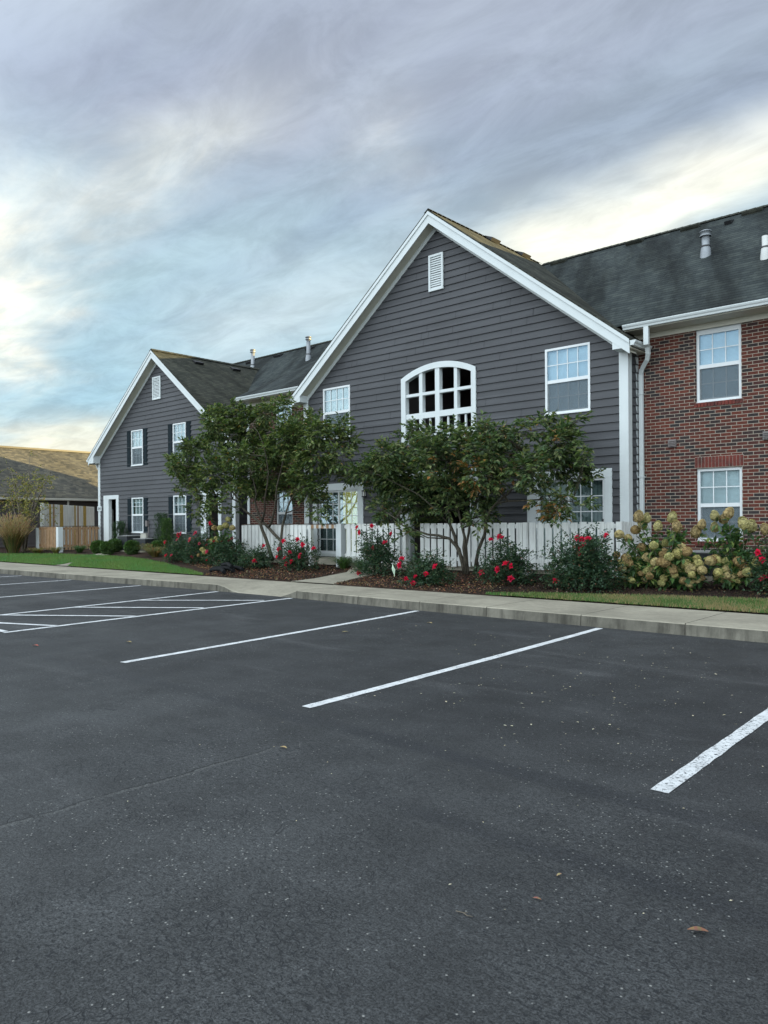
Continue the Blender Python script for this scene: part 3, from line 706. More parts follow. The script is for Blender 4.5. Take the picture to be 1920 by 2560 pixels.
# --- windows
def window(a, b, z0, z1, y, cols, style, rail=None, label=None, fw=.05, blind='mini', screen=True, proud=.03, casing=0, glass=None):
    """double-hung sash window; y is the face of the frame"""
    rail = rail or z0+(z1-z0)*.505; mb = MB(); d = .07
    mb.box(a, b, y, y+d, z1-fw, z1); mb.box(a, b, y, y+d, z0, z0+fw*.9); mb.box(a, a+fw, y, y+d, z0+fw*.9, z1-fw); mb.box(b-fw, b, y, y+d, z0+fw*.9, z1-fw)
    mb.box(a+fw, b-fw, y+.012, y+.05, rail-.03, rail+.045)
    mb.box(a+fw, b-fw, y+.04, y+.065, z0+fw*.9, z0+fw*.9+.03); mb.box(a+fw, a+fw+.022, y+.04, y+.065, z0+fw*.9+.03, rail-.03); mb.box(b-fw-.022, b-fw, y+.04, y+.065, z0+fw*.9+.03, rail-.03)
    mb.box(a-.012, b+.012, y-.018, y+.01, z0-.018, z0+.012)
    if casing: mb.box(a, b, y-.001, y+d, z1, z1+casing)
    w = part('window', mb, M_vinyl, B, label)
    ga, gb = a+fw, b-fw
    p = MB(); p.box(ga, gb, y+.030, y+.034, rail+.045, z1-fw, 0, 'lrtb'); p.box(ga+.02, gb-.02, y+.052, y+.056, z0+fw+.02, rail-.03, 0, 'lrtb'); part('pane', p, glass or (M_glassn if blind == 'curtain' else M_glass), w)
    q = MB(); mw = .009
    for z_a, z_b, yy, th in ((rail+.045, z1-fw, y+.020, mw), (z0+fw+.02, rail-.03, y+.044, mw*.8)):
        for i in range(1, cols): xc = ga+(gb-ga)*i/cols; q.box(xc-th, xc+th, yy, yy+.008, z_a, z_b)
        zc = (z_a+z_b)/2; q.box(ga, gb, yy+.001, yy+.0075, zc-th, zc+th)
    part('muntin_grid', q, M_vinyl, w)
    bm = {'mini': M_blind, 'curtain': M_curtain, 'grey': M_blindG}[blind]
    bl = MB()
    if blind == 'curtain':
        n = 28; prev = None
        for i in range(n+1):
            x = ga+(gb-ga)*i/n; yy = y+.12+.018*sin(i*1.7)
            if prev: bl.poly([(prev[0], prev[1], z0), (x, yy, z0), (x, yy, z1), (prev[0], prev[1], z1)], 0, True)
            prev = (x, yy)
    else: bl.box(ga-.03, gb+.03, y+.10, y+.11, z0, z1)
    part('blind' if blind != 'curtain' else 'curtain', bl, bm, w)
    bk = MB(); bk.box(a-.05, b+.05, y+.16, y+.17, z0-.05, z1+.05); part('dark_room', bk, M_black, w)
    if screen:
        sc = MB(); sc.box(ga, gb, y+.035, y+.0365, z0+fw, rail-.03, 0, 'lrtb'); part('insect_screen', sc, M_screen, w)
    return w
window(-15.955, -14.875, 3.945, 5.395, GY-.035, 4, 's', 4.67, None, blind='curtain')
window(-8.71, -7.615, 3.92, 5.395, GY-.035, 4, 's', 4.64, None)
for a, b, c, d in LWIN: window(a, b, c, d, LY-.035, 3, 's', (c+d)/2+.0, None, .045, 'curtain')
for i, (a, b) in enumerate(RW):
    window(a+.005, b-.005, 3.905, 5.33, BY+.045, 3, 'b', 4.62, None, .055, 'mini', casing=.165)
    window(a+.005, b-.005, 1.095, 2.56, BY+.045, 3, 'b', 1.81, None, .055, glass=M_glassn)
window(-18.725, -17.935, 3.905, 5.33, BY+.045, 3, 'b', 4.62, None, .055, blind='curtain', casing=.165)
window(-18.725, -17.935, 1.095, 2.56, BY+.045, 3, 'b', 1.84, None, .055, glass=M_glassn)

# shutters on the left gable
for a, b, c, d in LWIN:
    for s0, s1 in ((a-.345, a-.035), (b+.035, b+.345)):
        mb = MB(); y = LY-.03; z0, z1 = c-.02, d+.02; fr = .05; mid = (z0+z1)/2
        mb.box(s0, s1, y, y+.025, z0, z1)
        for p, q in ((z0+fr+.03, mid-fr/2), (mid+fr/2, z1-fr)):
            mb.box(s0+fr, s1-fr, y-.012, y-.002, p+.03, q-.03)
            for A in ((s0+fr*.55, s0+fr*.8, p, q), (s1-fr*.8, s1-fr*.55, p, q)): mb.box(A[0], A[1], y-.009, y-.001, A[2], A[3])
            mb.box(s0+fr*.8, s1-fr*.8, y-.009, y-.001, p, p+.012); mb.box(s0+fr*.8, s1-fr*.8, y-.009, y-.001, q-.012, q)
        part('shutter', mb, M_shutter, B)

# gable vents
def gable_vent(a, b, z0, z1, y):
    mb = MB(); f = .055
    mb.box(a, b, y-.045, y, z1-f, z1); mb.box(a, b, y-.045, y, z0, z0+f); mb.box(a, a+f, y-.045, y, z0+f, z1-f); mb.box(b-f, b, y-.045, y, z0+f, z1-f)
    n = 14; h = (z1-z0-2*f)/n
    for i in range(n):
        z = z0+f+i*h; mb.poly([(a+f, y-.038, z), (b-f, y-.038, z), (b-f, y-.006, z+h*.95), (a+f, y-.006, z+h*.95)]); mb.poly([(a+f, y-.038, z), (a+f, y-.036, z+.012), (b-f, y-.036, z+.012), (b-f, y-.038, z)][::-1])
    mb.box(a+f, b-f, y-.004, y, z0+f, z1-f)
    return part('gable_vent', mb, M_white, B)
gable_vent(-12.02, -11.56, 7.385, 8.305, GY-.02); gable_vent(-26.81, -26.24, 6.435, 7.33, LY-.02)

# --- arched balcony opening
def arch_pts(a, b, zs, za, n=18):
    return [(a+(b-a)*i/n, arch_z(a+(b-a)*i/n, a, b, zs, za)) for i in range(n+1)]
out = arch_pts(-12.98, -10.60, 5.285, 5.575); inn = arch_pts(-12.83, -10.74, 5.20, 5.425)
mb = MB(); yf, yb = GY-.05, GY+.10
for (o0, o1), (i0, i1) in zip(zip(out, out[1:]), zip(inn, inn[1:])):
    mb.poly([(i0[0], yf, i0[1]), (i1[0], yf, i1[1]), (o1[0], yf, o1[1]), (o0[0], yf, o0[1])])
    mb.poly([(i0[0], yf, i0[1]), (i0[0], yb, i0[1]), (i1[0], yb, i1[1]), (i1[0], yf, i1[1])]); mb.poly([(o0[0], yf, o0[1]), (o1[0], yf, o1[1]), (o1[0], GY, o1[1]), (o0[0], GY, o0[1])])
mb.box(-12.98, -12.83, yf, yb, 3.52, 5.20); mb.box(-10.74, -10.60, yf, yb, 3.52, 5.20)
mb.poly([(-12.98, yf, 5.20), (-12.83, yf, 5.20), (-12.83, yf, 5.201), (-12.98, yf, 5.285)]); mb.poly([(-10.74, yf, 5.20), (-10.60, yf, 5.20), (-10.60, yf, 5.285), (-10.74, yf, 5.201)])
part('arch_casing', mb, M_white, B)
mb = MB(); y0, y1 = GY-.03, GY+.10
mb.box(-11.862, -11.722, y0, y1, 3.80, 5.44)
for a, b in ((-12.385, -12.276), (-11.268, -11.172)): mb.box(a, b, y0+.004, y1, 3.80, arch_z((a+b)/2, -12.83, -10.74, 5.20, 5.425)+.02)
segs = [(-12.83, -12.385), (-12.276, -11.862), (-11.722, -11.268), (-11.172, -10.74)]
for a, b in segs: mb.box(a, b, y0+.008, y1, 4.785, 4.86); mb.box(a, b, y0+.002, y1, 4.19, 4.34)
for a, b in segs: mb.box(a, b, y0+.002, y1, 3.56, 3.66)
part('arch_grille', mb, M_white, B)
for a, b in segs:
    mb = MB(); c = (a+b)/2; mb.box(c-.024, c+.024, GY+.02, GY+.065, 3.66, 4.19); mb.box(a, c-.024, GY+.025, GY+.06, 3.74, 3.785); mb.box(c+.024, b, GY+.025, GY+.06, 3.74, 3.785)
    part('balcony_baluster', mb, M_white, B)
# balcony room and breezeway behind the openings (open boxes with real walls)
def room(name, x0, x1, y0, y1, z0, z1, m, mfloor, opening=None):
    mb = MB(); mb.poly([(x0,y0,z0),(x0,y1,z0),(x1,y1,z0),(x1,y0,z0)][::-1], 1); mb.poly([(x0,y0,z1),(x1,y0,z1),(x1,y1,z1),(x0,y1,z1)][::-1], 0)
    mb.poly([(x0,y0,z0),(x0,y0,z1),(x0,y1,z1),(x0,y1,z0)][::-1]); mb.poly([(x1,y0,z0),(x1,y1,z0),(x1,y1,z1),(x1,y0,z1)][::-1]); mb.poly([(x0,y1,z0),(x0,y1,z1),(x1,y1,z1),(x1,y1,z0)][::-1])
    mb.box(x0-.1, x1+.1, y0+.005, y0+.03, z1, z1+.3)
    return part(name, mb, [m, mfloor], B)
room('balcony_room', -13.05, -10.5, GY+.04, 20.0, 3.2, 5.62, M_siding2, M_greyplastic); room('breezeway', -12.75, -10.75, GY+.04, 20.0, .49, 2.66, M_siding2, M_greyplastic)
mb = MB(); mb.box(-10.53, -10.51, 16.0, 16.5, 3.4, 5.0); mb.box(-10.53, -10.51, 16.9, 17.6, 3.4, 5.1); part('balcony_door', mb, M_beige, B)
mb = MB(); mb.box(-13.04, -12.70, GY-.045, GY+.12, .5, 2.62); mb.box(-10.80, -10.46, GY-.045, GY+.12, .5, 2.62); mb.box(-13.04, -10.46, GY-.048, GY+.12, 2.62, 2.84); part('entry_casing', mb, M_white, B)
# closed rooms behind slider / window holes so nothing shows through
def slider(a, b, ia, ib, zt, izt, zb, mid, left_fab, right_fab, fixed_right=True):
    mb = MB(); y = GY-.045
    mb.box(a, ia, y, GY+.05, zb-.03, izt); mb.box(ib, b, y, GY+.05, zb-.03, izt); mb.box(a, b, y-.003, GY+.05, izt, zt)
    mb.box(ia, ib, y+.02, GY+.08, zb-.04, zb+.045)
    d = part('sliding_door', mb, M_white, B)
    fr = MB(); yy = GY-.01
    for p, q, o in ((ia, mid+.03, .035), (mid-.03, ib, 0)):
        Y0, Y1 = yy+o, yy+o+.03; w = .055
        fr.box(p, p+w, Y0, Y1, zb+.045, izt); fr.box(q-w, q, Y0, Y1, zb+.045, izt); fr.box(p+w, q-w, Y0, Y1, izt-w, izt); fr.box(p+w, q-w, Y0, Y1, zb+.045, zb+.12)
    part('door_frame', fr, M_vinyl, d)
    gl = MB(); gl.box(ia+.055, mid-.02, yy+.048, yy+.052, zb+.12, izt-.055, 0, 'lrtb'); gl.box(mid+.02, ib-.055, yy+.013, yy+.017, zb+.12, izt-.055, 0, 'lrtb'); part('pane', gl, M_glassn, d)
    mu = MB()
    for p, q, o in ((ia+.055, mid-.02, .043), (mid+.03, ib-.055, .008)):
        for i in (1, 2): x = p+(q-p)*i/3; mu.box(x-.009, x+.009, yy+o, yy+o+.006, zb+.12, izt-.055)
        for i in range(1, 5): z = zb+.12+(izt-.055-zb-.12)*i/5; mu.box(p, q, yy+o+.001, yy+o+.005, z-.009, z+.009)
    part('muntin_grid', mu, M_vinyl, d)
    for p, q, fb in ((ia, mid, left_fab), (mid, ib, right_fab)):
        f = MB(); n = max(6, int((q-p)/.1)); w = (q-p)/n
        for i in range(n): x = p+i*w; f.poly([(x+.004, GY+.16, zb), (x+w-.002, GY+.185, zb), (x+w-.002, GY+.185, zt), (x+.004, GY+.16, zt)])
        part('vertical_blind', f, fb, d)
    bk = MB(); bk.box(a-.1, b+.1, GY+.30, GY+.31, zb-.1, zt+.1); part('dark_room', bk, M_black, d)
    return d
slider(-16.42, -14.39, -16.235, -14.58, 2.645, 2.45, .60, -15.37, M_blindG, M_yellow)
d2 = slider(-9.195, -7.13, -8.955, -7.30, 2.637, 2.45, .60, -8.16, M_curtain, M_blindG)
mb = MB(); mb.box(-7.37, -7.335, GY-.03, GY-.012, 1.47, 1.56); part('door_handle', mb, M_dark, d2)

# side door opening in the left gable with a short passage
mb = MB(); y = LY-.045
mb.box(-30.755, -30.33, y, LY+.10, .45, 2.61); mb.box(-29.71, -29.508, y, LY+.10, .45, 2.61); mb.box(-30.755, -29.508, y-.003, LY+.10, 2.61, 2.775); part('door_casing', mb, M_white, B)
mb = MB(); mb.poly([(-31.1, LY+.06, .49), (-31.1, 19.0, .49), (-29.6, 19.0, .49), (-29.6, LY+.06, .49)][::-1]); mb.box(-31.1, -29.6, LY+.12, 18.5, 2.7, 2.75); part('passage_ceiling', mb, M_cream, B)
mb = MB(); mb.box(-31.12, -31.0, 16.90, 18.5, .49, 2.7); mb.box(-31.12, -29.5, 18.5, 18.6, .49, 2.7); mb.box(-29.5, -29.4, LY+.14, 18.5, .49, 2.7); part('passage_brick_wall', mb, M_brick, B)
mb = MB()
for i in range(4): mb.box(-30.99, -30.97, LY+.12+i*.105, LY+.21+i*.105, .5, 2.2)
part('passage_screen', mb, M_fence, B)
# second door opening, dark porch with white casing
mb = MB(); mb.box(-23.62, -23.30, y, LY+.10, .5, 2.56); mb.box(-22.56, -22.38, y, LY+.10, .5, 2.56); mb.box(-23.62, -22.38, y-.003, LY+.10, 2.56, 2.74); part('door_casing', mb, M_white, B)
mb = MB(); mb.box(-23.5, -22.4, LY+.6, LY+.65, .45, 2.7); mb.box(-23.5, -23.45, LY+.1, LY+.6, .45, 2.7); mb.box(-22.45, -22.4, LY+.1, LY+.6, .45, 2.7); part('porch_recess', mb, M_siding2, B)

# --- rear and end walls so the house is closed
mb = MB(); mb.box(-31.15, -31.0, LY+.06, 27.6, .4, 4.4); mb.box(-31.1, 46, 27.4, 27.6, .4, 5.5); mb.box(45.8, 46, BY+.05, 27.4, .4, 5.5)
mb.prism([(-31.1, 27.39, 5.5), (-15, 27.39, 5.5), (-15, 22.7, 9.2), (-31.1, 22.7, 9.2)], (0, 0, -.04)); part('rear_wall', mb, M_siding2, B)
# --- corner boards
def corner(x0, x1, y0, y1, z0, z1): mb = MB(); mb.box(x0, x1, y0, y1, z0, z1); part('corner_board', mb, M_white, B)
corner(-6.955, -6.755, GY-.035, GY-.0, .5, 5.20); corner(-6.787, -6.755, GY+.001, GY+.15, .5, 5.20)
corner(-6.787, -6.76, BY-.10, BY-.001, .5, 5.32)
corner(-16.80, -16.60, GY-.035, GY-.0, .5, 5.20); corner(-16.80, -16.782, GY+.001, GY+.15, .5, 5.20)
corner(-31.24, -31.06, LY-.035, LY, .5, 4.40); corner(-21.74, -21.565, LY-.035, LY, .5, 4.40); corner(-21.597, -21.565, LY+.001, LY+.13, .5, 4.40)
corner(-20.14, -20.02, BY-.03, BY-.003, .5, 5.45)

# --- roofs
def gable_roof(cx, half, zr, slope, yf, yb, name, m, th=.10):
    mb = MB(); ze = zr-slope*half
    for sg in (-1, 1):
        A = [(cx, yf, zr), (cx, yb, zr), (cx+sg*half, yb, ze), (cx+sg*half, yf, ze)]
        mb.prism(A, (0, 0, -th))
    return part(name, mb, m, B)
SL, ZR = .781, 9.335
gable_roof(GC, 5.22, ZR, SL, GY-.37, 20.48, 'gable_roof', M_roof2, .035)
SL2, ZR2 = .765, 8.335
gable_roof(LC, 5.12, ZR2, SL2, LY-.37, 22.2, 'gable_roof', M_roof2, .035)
def slope_roof(x0, x1, y0, z0, y1, z1, name='main_roof', back=True, m=None):
    mb = MB(); n = max(1, int((x1-x0)/1.0))
    mb.prism([(x0, y0, z0), (x1, y0, z0), (x1, y1, z1), (x0, y1, z1)], (0, 0, -.04))
    if back: mb.prism([(x0, y1, z1), (x1, y1, z1), (x1, 2*y1-y0, z0), (x0, 2*y1-y0, z0)], (0, 0, -.04))
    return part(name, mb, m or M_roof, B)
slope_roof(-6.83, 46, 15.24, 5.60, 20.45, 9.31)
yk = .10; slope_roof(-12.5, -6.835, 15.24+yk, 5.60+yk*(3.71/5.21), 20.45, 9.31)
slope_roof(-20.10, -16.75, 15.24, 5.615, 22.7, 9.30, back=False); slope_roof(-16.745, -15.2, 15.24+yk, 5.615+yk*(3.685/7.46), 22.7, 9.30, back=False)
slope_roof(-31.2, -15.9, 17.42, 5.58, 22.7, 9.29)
# ridge caps
def cap(p, q, w=.13, drop=.09):
    mb = MB(); P, Q = Vector(p), Vector(q); d = (Q-P).normalized(); s = Vector((d.y, -d.x, 0))*w; n = int((Q-P).length/.2)
    for i in range(n):
        a = P+(Q-P)*(i/n); b = P+(Q-P)*((i+1)/n); u = Vector((0, 0, .012)); u2 = Vector((0, 0, .02)); dn = Vector((0, 0, -drop))
        mb.poly([a+u, a+s+dn+u, b+s+dn+u2, b+u2]); mb.poly([b+u2, b-s+dn+u2, a-s+dn+u, a+u])
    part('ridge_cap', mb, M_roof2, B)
cap((-11.7, 20.45, 9.33), (46, 20.45, 9.33)); cap((GC, GY-.36, ZR+.02), (GC, 20.4, ZR+.02)); cap((LC, LY-.36, ZR2+.02), (LC, 21.4, ZR2+.02)); cap((-31, 22.7, 9.31), (-16, 22.7, 9.31))

# --- rakes: fascia, crown, soffit, wall frieze, pork-chop returns
def rake(cx, half, zr, slope, yface, ywall, xin, zin):
    """half=overhang end; xin,zin: siding corner half width and height"""
    n = sqrt(1+slope*slope)
    for sg in (-1, 1):
        nm = Vector((sg*slope, 0, 1)).normalized(); dn = -nm
        A = Vector((cx, yface, zr-.04)); E = Vector((cx+sg*half, yface, zr-.04-slope*half))
        fh = .235
        def down(p, h): return Vector((p.x, p.y, p.z-h*n))
        mb = MB()
        mb.prism([A, E, down(E, fh), down(A, fh)], (0, .03, 0))
        mb.prism([A+Vector((0, -.025, 0)), E+Vector((0, -.025, 0)), down(E, .07)+Vector((0, -.025, 0)), down(A, .07)+Vector((0, -.025, 0))], (0, .0245, 0))
        part('rake_fascia', mb, M_white, B)
        mb = MB(); A2 = down(A, fh-.05); E2 = down(E, fh-.05)
        mb.prism([A2+Vector((0, .031, 0)), E2+Vector((0, .031, 0)), E2+Vector((0, ywall-yface-.002, 0)), A2+Vector((0, ywall-yface-.002, 0))], (0, 0, -.02)); part('rake_soffit', mb, M_cream, B)
        mb = MB(); s = ywall-.036; Af = Vector((cx, s, A2.z-.02)); xe = cx+sg*(xin); Ef = Vector((xe, s, A2.z-.02-slope*xin))
        mb.prism([Af, Ef, down(Ef, .105), down(Af, .105)], (0, .030, 0)); part('rake_frieze', mb, M_white, B)
        # boxed return at the eave
        xo = cx+sg*(half-.0); xi = cx+sg*(xin-.16); zt = zr-.04-slope*half-.235*n+.02; zb = zin-.22
        mb = MB(); yb = yface+.004
        zi = zr-.04-slope*(xin-.16)-.2*n
        mb.prism([(xo, yb, zt+.12), (xo, yb, zb), (xi, yb, zb), (xi, yb, zi)], (0, ywall-yb-.038, 0)); part('eave_return', mb, M_white, B)
rake(GC, 5.20, ZR, SL, GY-.35, GY, 4.99, 5.29)
rake(LC, 5.10, ZR2, SL2, LY-.35, LY, 4.80, 4.40)

# --- gutters
def gutter(p, q, out, name='gutter', size=.115, endcap=True):
    """K-style trough from p to q, profile grows along 'out' (outward xy)"""
    P, Q = Vector(p), Vector(q); o = Vector((*out, 0)); mb = MB()
    prof = [(0, .10), (0, 0), (.075, 0), (.085, .035), (.105, .055), (.118, .085), (.118, .10), (.108, .10), (.108, .088)]
    for (a, b), (c, d) in zip(prof, prof[1:]):
        mb.poly([P+o*a+Vector((0,0,b)), P+o*c+Vector((0,0,d)), Q+o*c+Vector((0,0,d)), Q+o*a+Vector((0,0,b))])
    mb.poly([P+o*.005+Vector((0,0,.07)), P+o*.112+Vector((0,0,.07)), Q+o*.112+Vector((0,0,.07)), Q+o*.005+Vector((0,0,.07))], 1)
    for E_ in (P, Q): mb.poly([E_+o*a+Vector((0,0,b)) for a, b in prof[:7]])
    return part(name, mb, [M_white, M_dark], B)
def eave(x0, x1, ywall, yg, z):
    gutter((x0, yg+.11, z-.13), (x1, yg+.11, z-.13), (0, -1))
    mb = MB(); mb.box(x0, x1, yg+.112, yg+.14, z-.15, z-.01); part('eave_fascia', mb, M_cream, B)
    mb = MB(); mb.box(x0+.02, x1, yg+.141, ywall-.001, z-.15, z-.125); part('eave_soffit', mb, M_cream, B)
    mb = MB(); mb.box(x0+.02, x1, ywall-.03, ywall-.002, z-.26, z-.152); part('eave_frieze', mb, M_cream, B)
eave(-6.85, 46, BY, 15.20, 5.635); eave(-20.06, -16.9, BY, 15.20, 5.635); eave(-22.9, -20.1, 18.0, 17.35, 5.62)
gutter((-6.565, GY-.36, 5.10), (-6.565, BY-.02, 5.10), (1, 0)); gutter((-17.005, GY-.36, 5.10), (-17.005, BY-.02, 5.10), (-1, 0)); gutter((-31.52, LY-.36, 4.25), (-31.52, 22, 4.25), (-1, 0)); gutter((-21.28, LY-.36, 4.25), (-21.28, 17.9, 4.25), (1, 0))
# side soffits under the gable eaves
mb = MB(); mb.box(-6.755, -6.57, GY-.34, BY-.005, 5.06, 5.085); part('eave_soffit', mb, M_cream, B)
mb = MB(); mb.box(-17.0, -16.802, GY-.34, BY-.005, 5.06, 5.085); part('eave_soffit', mb, M_cream, B)

# --- downspouts
def spout(pts, w=.085, d=.065):
    mb = MB(); P = [Vector(p) for p in pts]
    for i in range(len(P)-1):
        a, b = P[i], P[i+1]; dr = (b-a).normalized(); s = Vector((1, 0, 0)) if abs(dr.x) < .7 else Vector((0, 0, 1)); s = (s-dr*s.dot(dr)).normalized(); t = dr.cross(s)
        mb.obox(a-s*w/2-t*d/2-dr*.012, s*w, t*d, (b-a)+dr*.024)
    part('downspout', mb, M_white, B)
spout([(-6.36, 15.27, 5.50), (-6.36, 15.27, 5.14)], .10, .07)
cur = [(-6.40, 15.42, 5.10), (-6.40, 15.45, 4.98), (-6.45, 15.52, 4.88), (-6.56, 15.62, 4.80), (-6.64, 15.69, 4.72), (-6.675, 15.735, 4.62), (-6.675, 15.735, 2.45), (-6.675, 15.735, .6)]
spout(cur)
mb = MB(); mb.box(-6.73, -6.62, 15.69, 15.78, 2.43, 2.46); mb.box(-6.73, -6.62, 15.69, 15.78, 4.2, 4.22); part('downspout_band', mb, M_white, B)
spout([(-31.5, LY+.05, 4.2), (-31.46, LY+.06, 4.05), (-31.30, LY+.10, 3.85), (-31.29, LY+.10, .6)])
spout([(-17.05, BY-.1, 5.06), (-16.93, BY-.06, 4.9), (-16.86, BY-.06, 4.7), (-16.86, BY-.06, .6)])

# --- roof furniture
def zroof(y): return 5.60+(y-15.24)*(9.31-5.60)/(20.45-15.24)
def pipe(x, y, z, h, r, label=None, capd=True, m=None, base=.55):
    mb = MB(); rb = r*1.5
    mb.lathe([(rb, -.16), (rb*.98, -.02), (r*1.18, .18*base/.55), (r*1.05, .20*base/.55)], (x, y, z), 14)
    mb.lathe([(r, .1), (r, h)], (x, y, z), 14)
    if capd:
        mb.lathe([(r*1.5, h-.02), (r*1.55, h-.005), (r*1.02, h)], (x, y, z), 14); mb.lathe([(r*1.3, h), (r*1.3, h+r*.9), (r*1.55, h+r*.95), (r*1.5, h+r*1.15), (r*.9, h+r*1.45), (.01, h+r*1.5)], (x, y, z), 14)
    p = part('flue_pipe', mb, m or M_metal, B, label)
    rg = MB(); rg.lathe([(r*1.32, .17*base/.55), (r*1.32, .20*base/.55), (r*1.02, .205*base/.55)], (x, y, z), 14); part('storm_collar', rg, M_dark, p); return p
pipe(-6.12, 18.1, zroof(18.1)+.02, .44, .085); pipe(-4.60, 17.2, zroof(17.2)+.03, .42, .07, 'white capless pipe at the right of the roof', False, M_pvc)
def P1z(y): return 5.58+(y-17.42)*(9.29-5.58)/(22.7-17.42)
def P2z(y): return 5.615+(y-15.24)*(9.30-5.615)/(22.7-15.24)
pipe(-27.3, 21.75, P1z(21.75)-.1, .78, .085); pipe(-23.0, 21.2, P1z(21.2)+.02, .80, .085)
def roofvent(p, along, face, wd=.42, m=None):
    """low box vent lying on the slope"""
    P = Vector(p); a = Vector(along).normalized(); f = Vector(face).normalized(); n = a.cross(f); n = n if n.z > 0 else -n
    mb = MB(); w, d, h = wd, .26, .10
    q = [P-a*w/2-f*d/2, P+a*w/2-f*d/2, P+a*w/2+f*d/2, P-a*w/2+f*d/2]
    top = [q[0]+n*.03, q[1]+n*.03, q[2]+n*h, q[3]+n*h]
    mb.poly(top); mb.poly([q[3], q[2], top[2], top[3]]); mb.poly([q[0], top[0], top[1], q[1]]); mb.poly([q[1], top[1], top[2], q[2]]); mb.poly([q[0], q[3], top[3], top[0]])
    part('roof_vent', mb, m or M_dark, B)
s1 = Vector((0, -1, -.712)).normalized()
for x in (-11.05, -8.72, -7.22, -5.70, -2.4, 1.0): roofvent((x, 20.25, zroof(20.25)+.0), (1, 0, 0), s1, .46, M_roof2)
roofvent((-6.15, 19.9, zroof(19.9)), (1, 0, 0), s1, .16)
sg_ = Vector((1, 0, -SL)).normalized()
for y in (17.55, 19.15): roofvent((GC+.16, y, ZR-.125+.02), (0, 1, 0), sg_, .42)
for y in (17.9, 19.75): roofvent((LC+.42, y, ZR2-.42*SL2+.01), (0, 1, 0), Vector((1, 0, -SL2)), .40)
s1b = Vector((0, -1, -.70)).normalized()
for x in (-28.2, -26.2, -24.1, -22.0): roofvent((x, 22.35, P1z(22.35)), (1, 0, 0), s1b, .44)

# --- small fittings on the walls
for a, b, z0, z1 in ((-6.12, -5.955, 3.035, 3.195), (-4.29, -4.12, 3.05, 3.21)):
    mb = MB(); mb.box(a, b, BY-.05, BY-.002, z0, z1)
    for i in range(4): z = z0+.02+i*.033; mb.poly([(a+.012, BY-.075, z), (b-.012, BY-.075, z), (b-.012, BY-.051, z+.028), (a+.012, BY-.051, z+.028)])
    part('wall_vent', mb, M_greyplastic, B)
mb = MB(); mb.box(-14.36, -14.25, GY-.13, GY-.03, 2.22, 2.25); mb.box(-14.36, -14.25, GY-.13, GY-.03, 2.38, 2.41); 
for x in (-14.355, -14.265):
    for y in (GY-.125, GY-.045): mb.box(x, x+.012, y, y+.012, 2.25, 2.38)
mb.box(-14.33, -14.28, GY-.03, GY-.008, 2.28, 2.46); wl = part('wall_lantern', mb, M_dark, B)
mb = MB(); mb.box(-14.34, -14.27, GY-.11, GY-.05, 2.255, 2.375); part('lantern_glass', mb, M_pvc, wl)
mb = MB(); mb.box(-31.28, -30.93, LY-.055, LY-.035, 2.13, 2.33); sgn = part('number_sign', mb, M_white, B)
cu = bpy.data.curves.new('sign_digits', 'FONT'); cu.body = '2542'; cu.size = .135; cu.align_x = 'CENTER'; cu.align_y = 'CENTER'; cu.extrude = .002
tx = bpy.data.objects.new('sign_digits', cu); tx.data.materials.append(M_shutter); tme = bpy.data.meshes.new_from_object(tx); bpy.data.objects.remove(tx); tme.transform(Matrix.Translation(Vector((-31.105, LY-.058, 2.23)) - B.location) @ Matrix.Rotation(pi/2, 4, 'X'))
tx = bpy.data.objects.new('digits', tme); C.objects.link(tx); tx.parent = sgn
for x in (-27.23, -25.62):
    mb = MB(); mb.box(x-.06, x+.06, LY-.13, LY-.03, 1.45, 1.68); mb.tube([(x+.06, LY-.06, 1.45), (x+.06, LY-.06, .7)], .015, 6); part('electric_box', mb, M_greyplastic, B)

# ------------------------------------------------------------------ garage building on the left
GB = thing('garage_building', (-38.5, 18, .3), 'low garage building with dark siding and long tan shingle roof beside the patio fence', 'building')
gx, gy0, gy1 = -38.5, 6.0, 34.0
lap_wall('siding_wall', ((gx, 0), (0, 1), (1, 0)), .30, 2.75, lambda z: (gy0, gy1), [], GB, M_siding2)
mb = MB(); mb.box(gx-9, gx-.01, gy0, gy0+.1, .2, 2.75); mb.box(gx-9, gx-.01, gy1-.1, gy1, .2, 2.75); part('end_wall', mb, M_siding2, GB)
mb = MB(); zr = 5.78; xr = gx-4.1; sl = (zr-2.95)/(4.1+.45)
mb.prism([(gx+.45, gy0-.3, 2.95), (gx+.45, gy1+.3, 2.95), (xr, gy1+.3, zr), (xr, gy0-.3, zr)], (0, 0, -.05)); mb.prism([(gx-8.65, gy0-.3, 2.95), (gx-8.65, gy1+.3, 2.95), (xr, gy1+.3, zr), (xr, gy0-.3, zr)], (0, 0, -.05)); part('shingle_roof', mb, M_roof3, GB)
mb = MB(); mb.box(xr-.14, xr+.14, gy0-.3, gy1+.3, zr-.05, zr+.05); part('ridge_cap', mb, M_dark, GB)
mb = MB(); mb.box(gx+.46, gx+.56, gy0-.3, gy1+.3, 2.80, 2.91); mb.box(gx+.02, gx+.45, gy0-.3, gy1+.3, 2.78, 2.80); part('eave_gutter', mb, M_beige, GB)
mb = MB(); mb.box(gx+.35, gx+.42, 18.3, 18.37, .3, 2.8); part('downspout', mb, M_beige, GB)

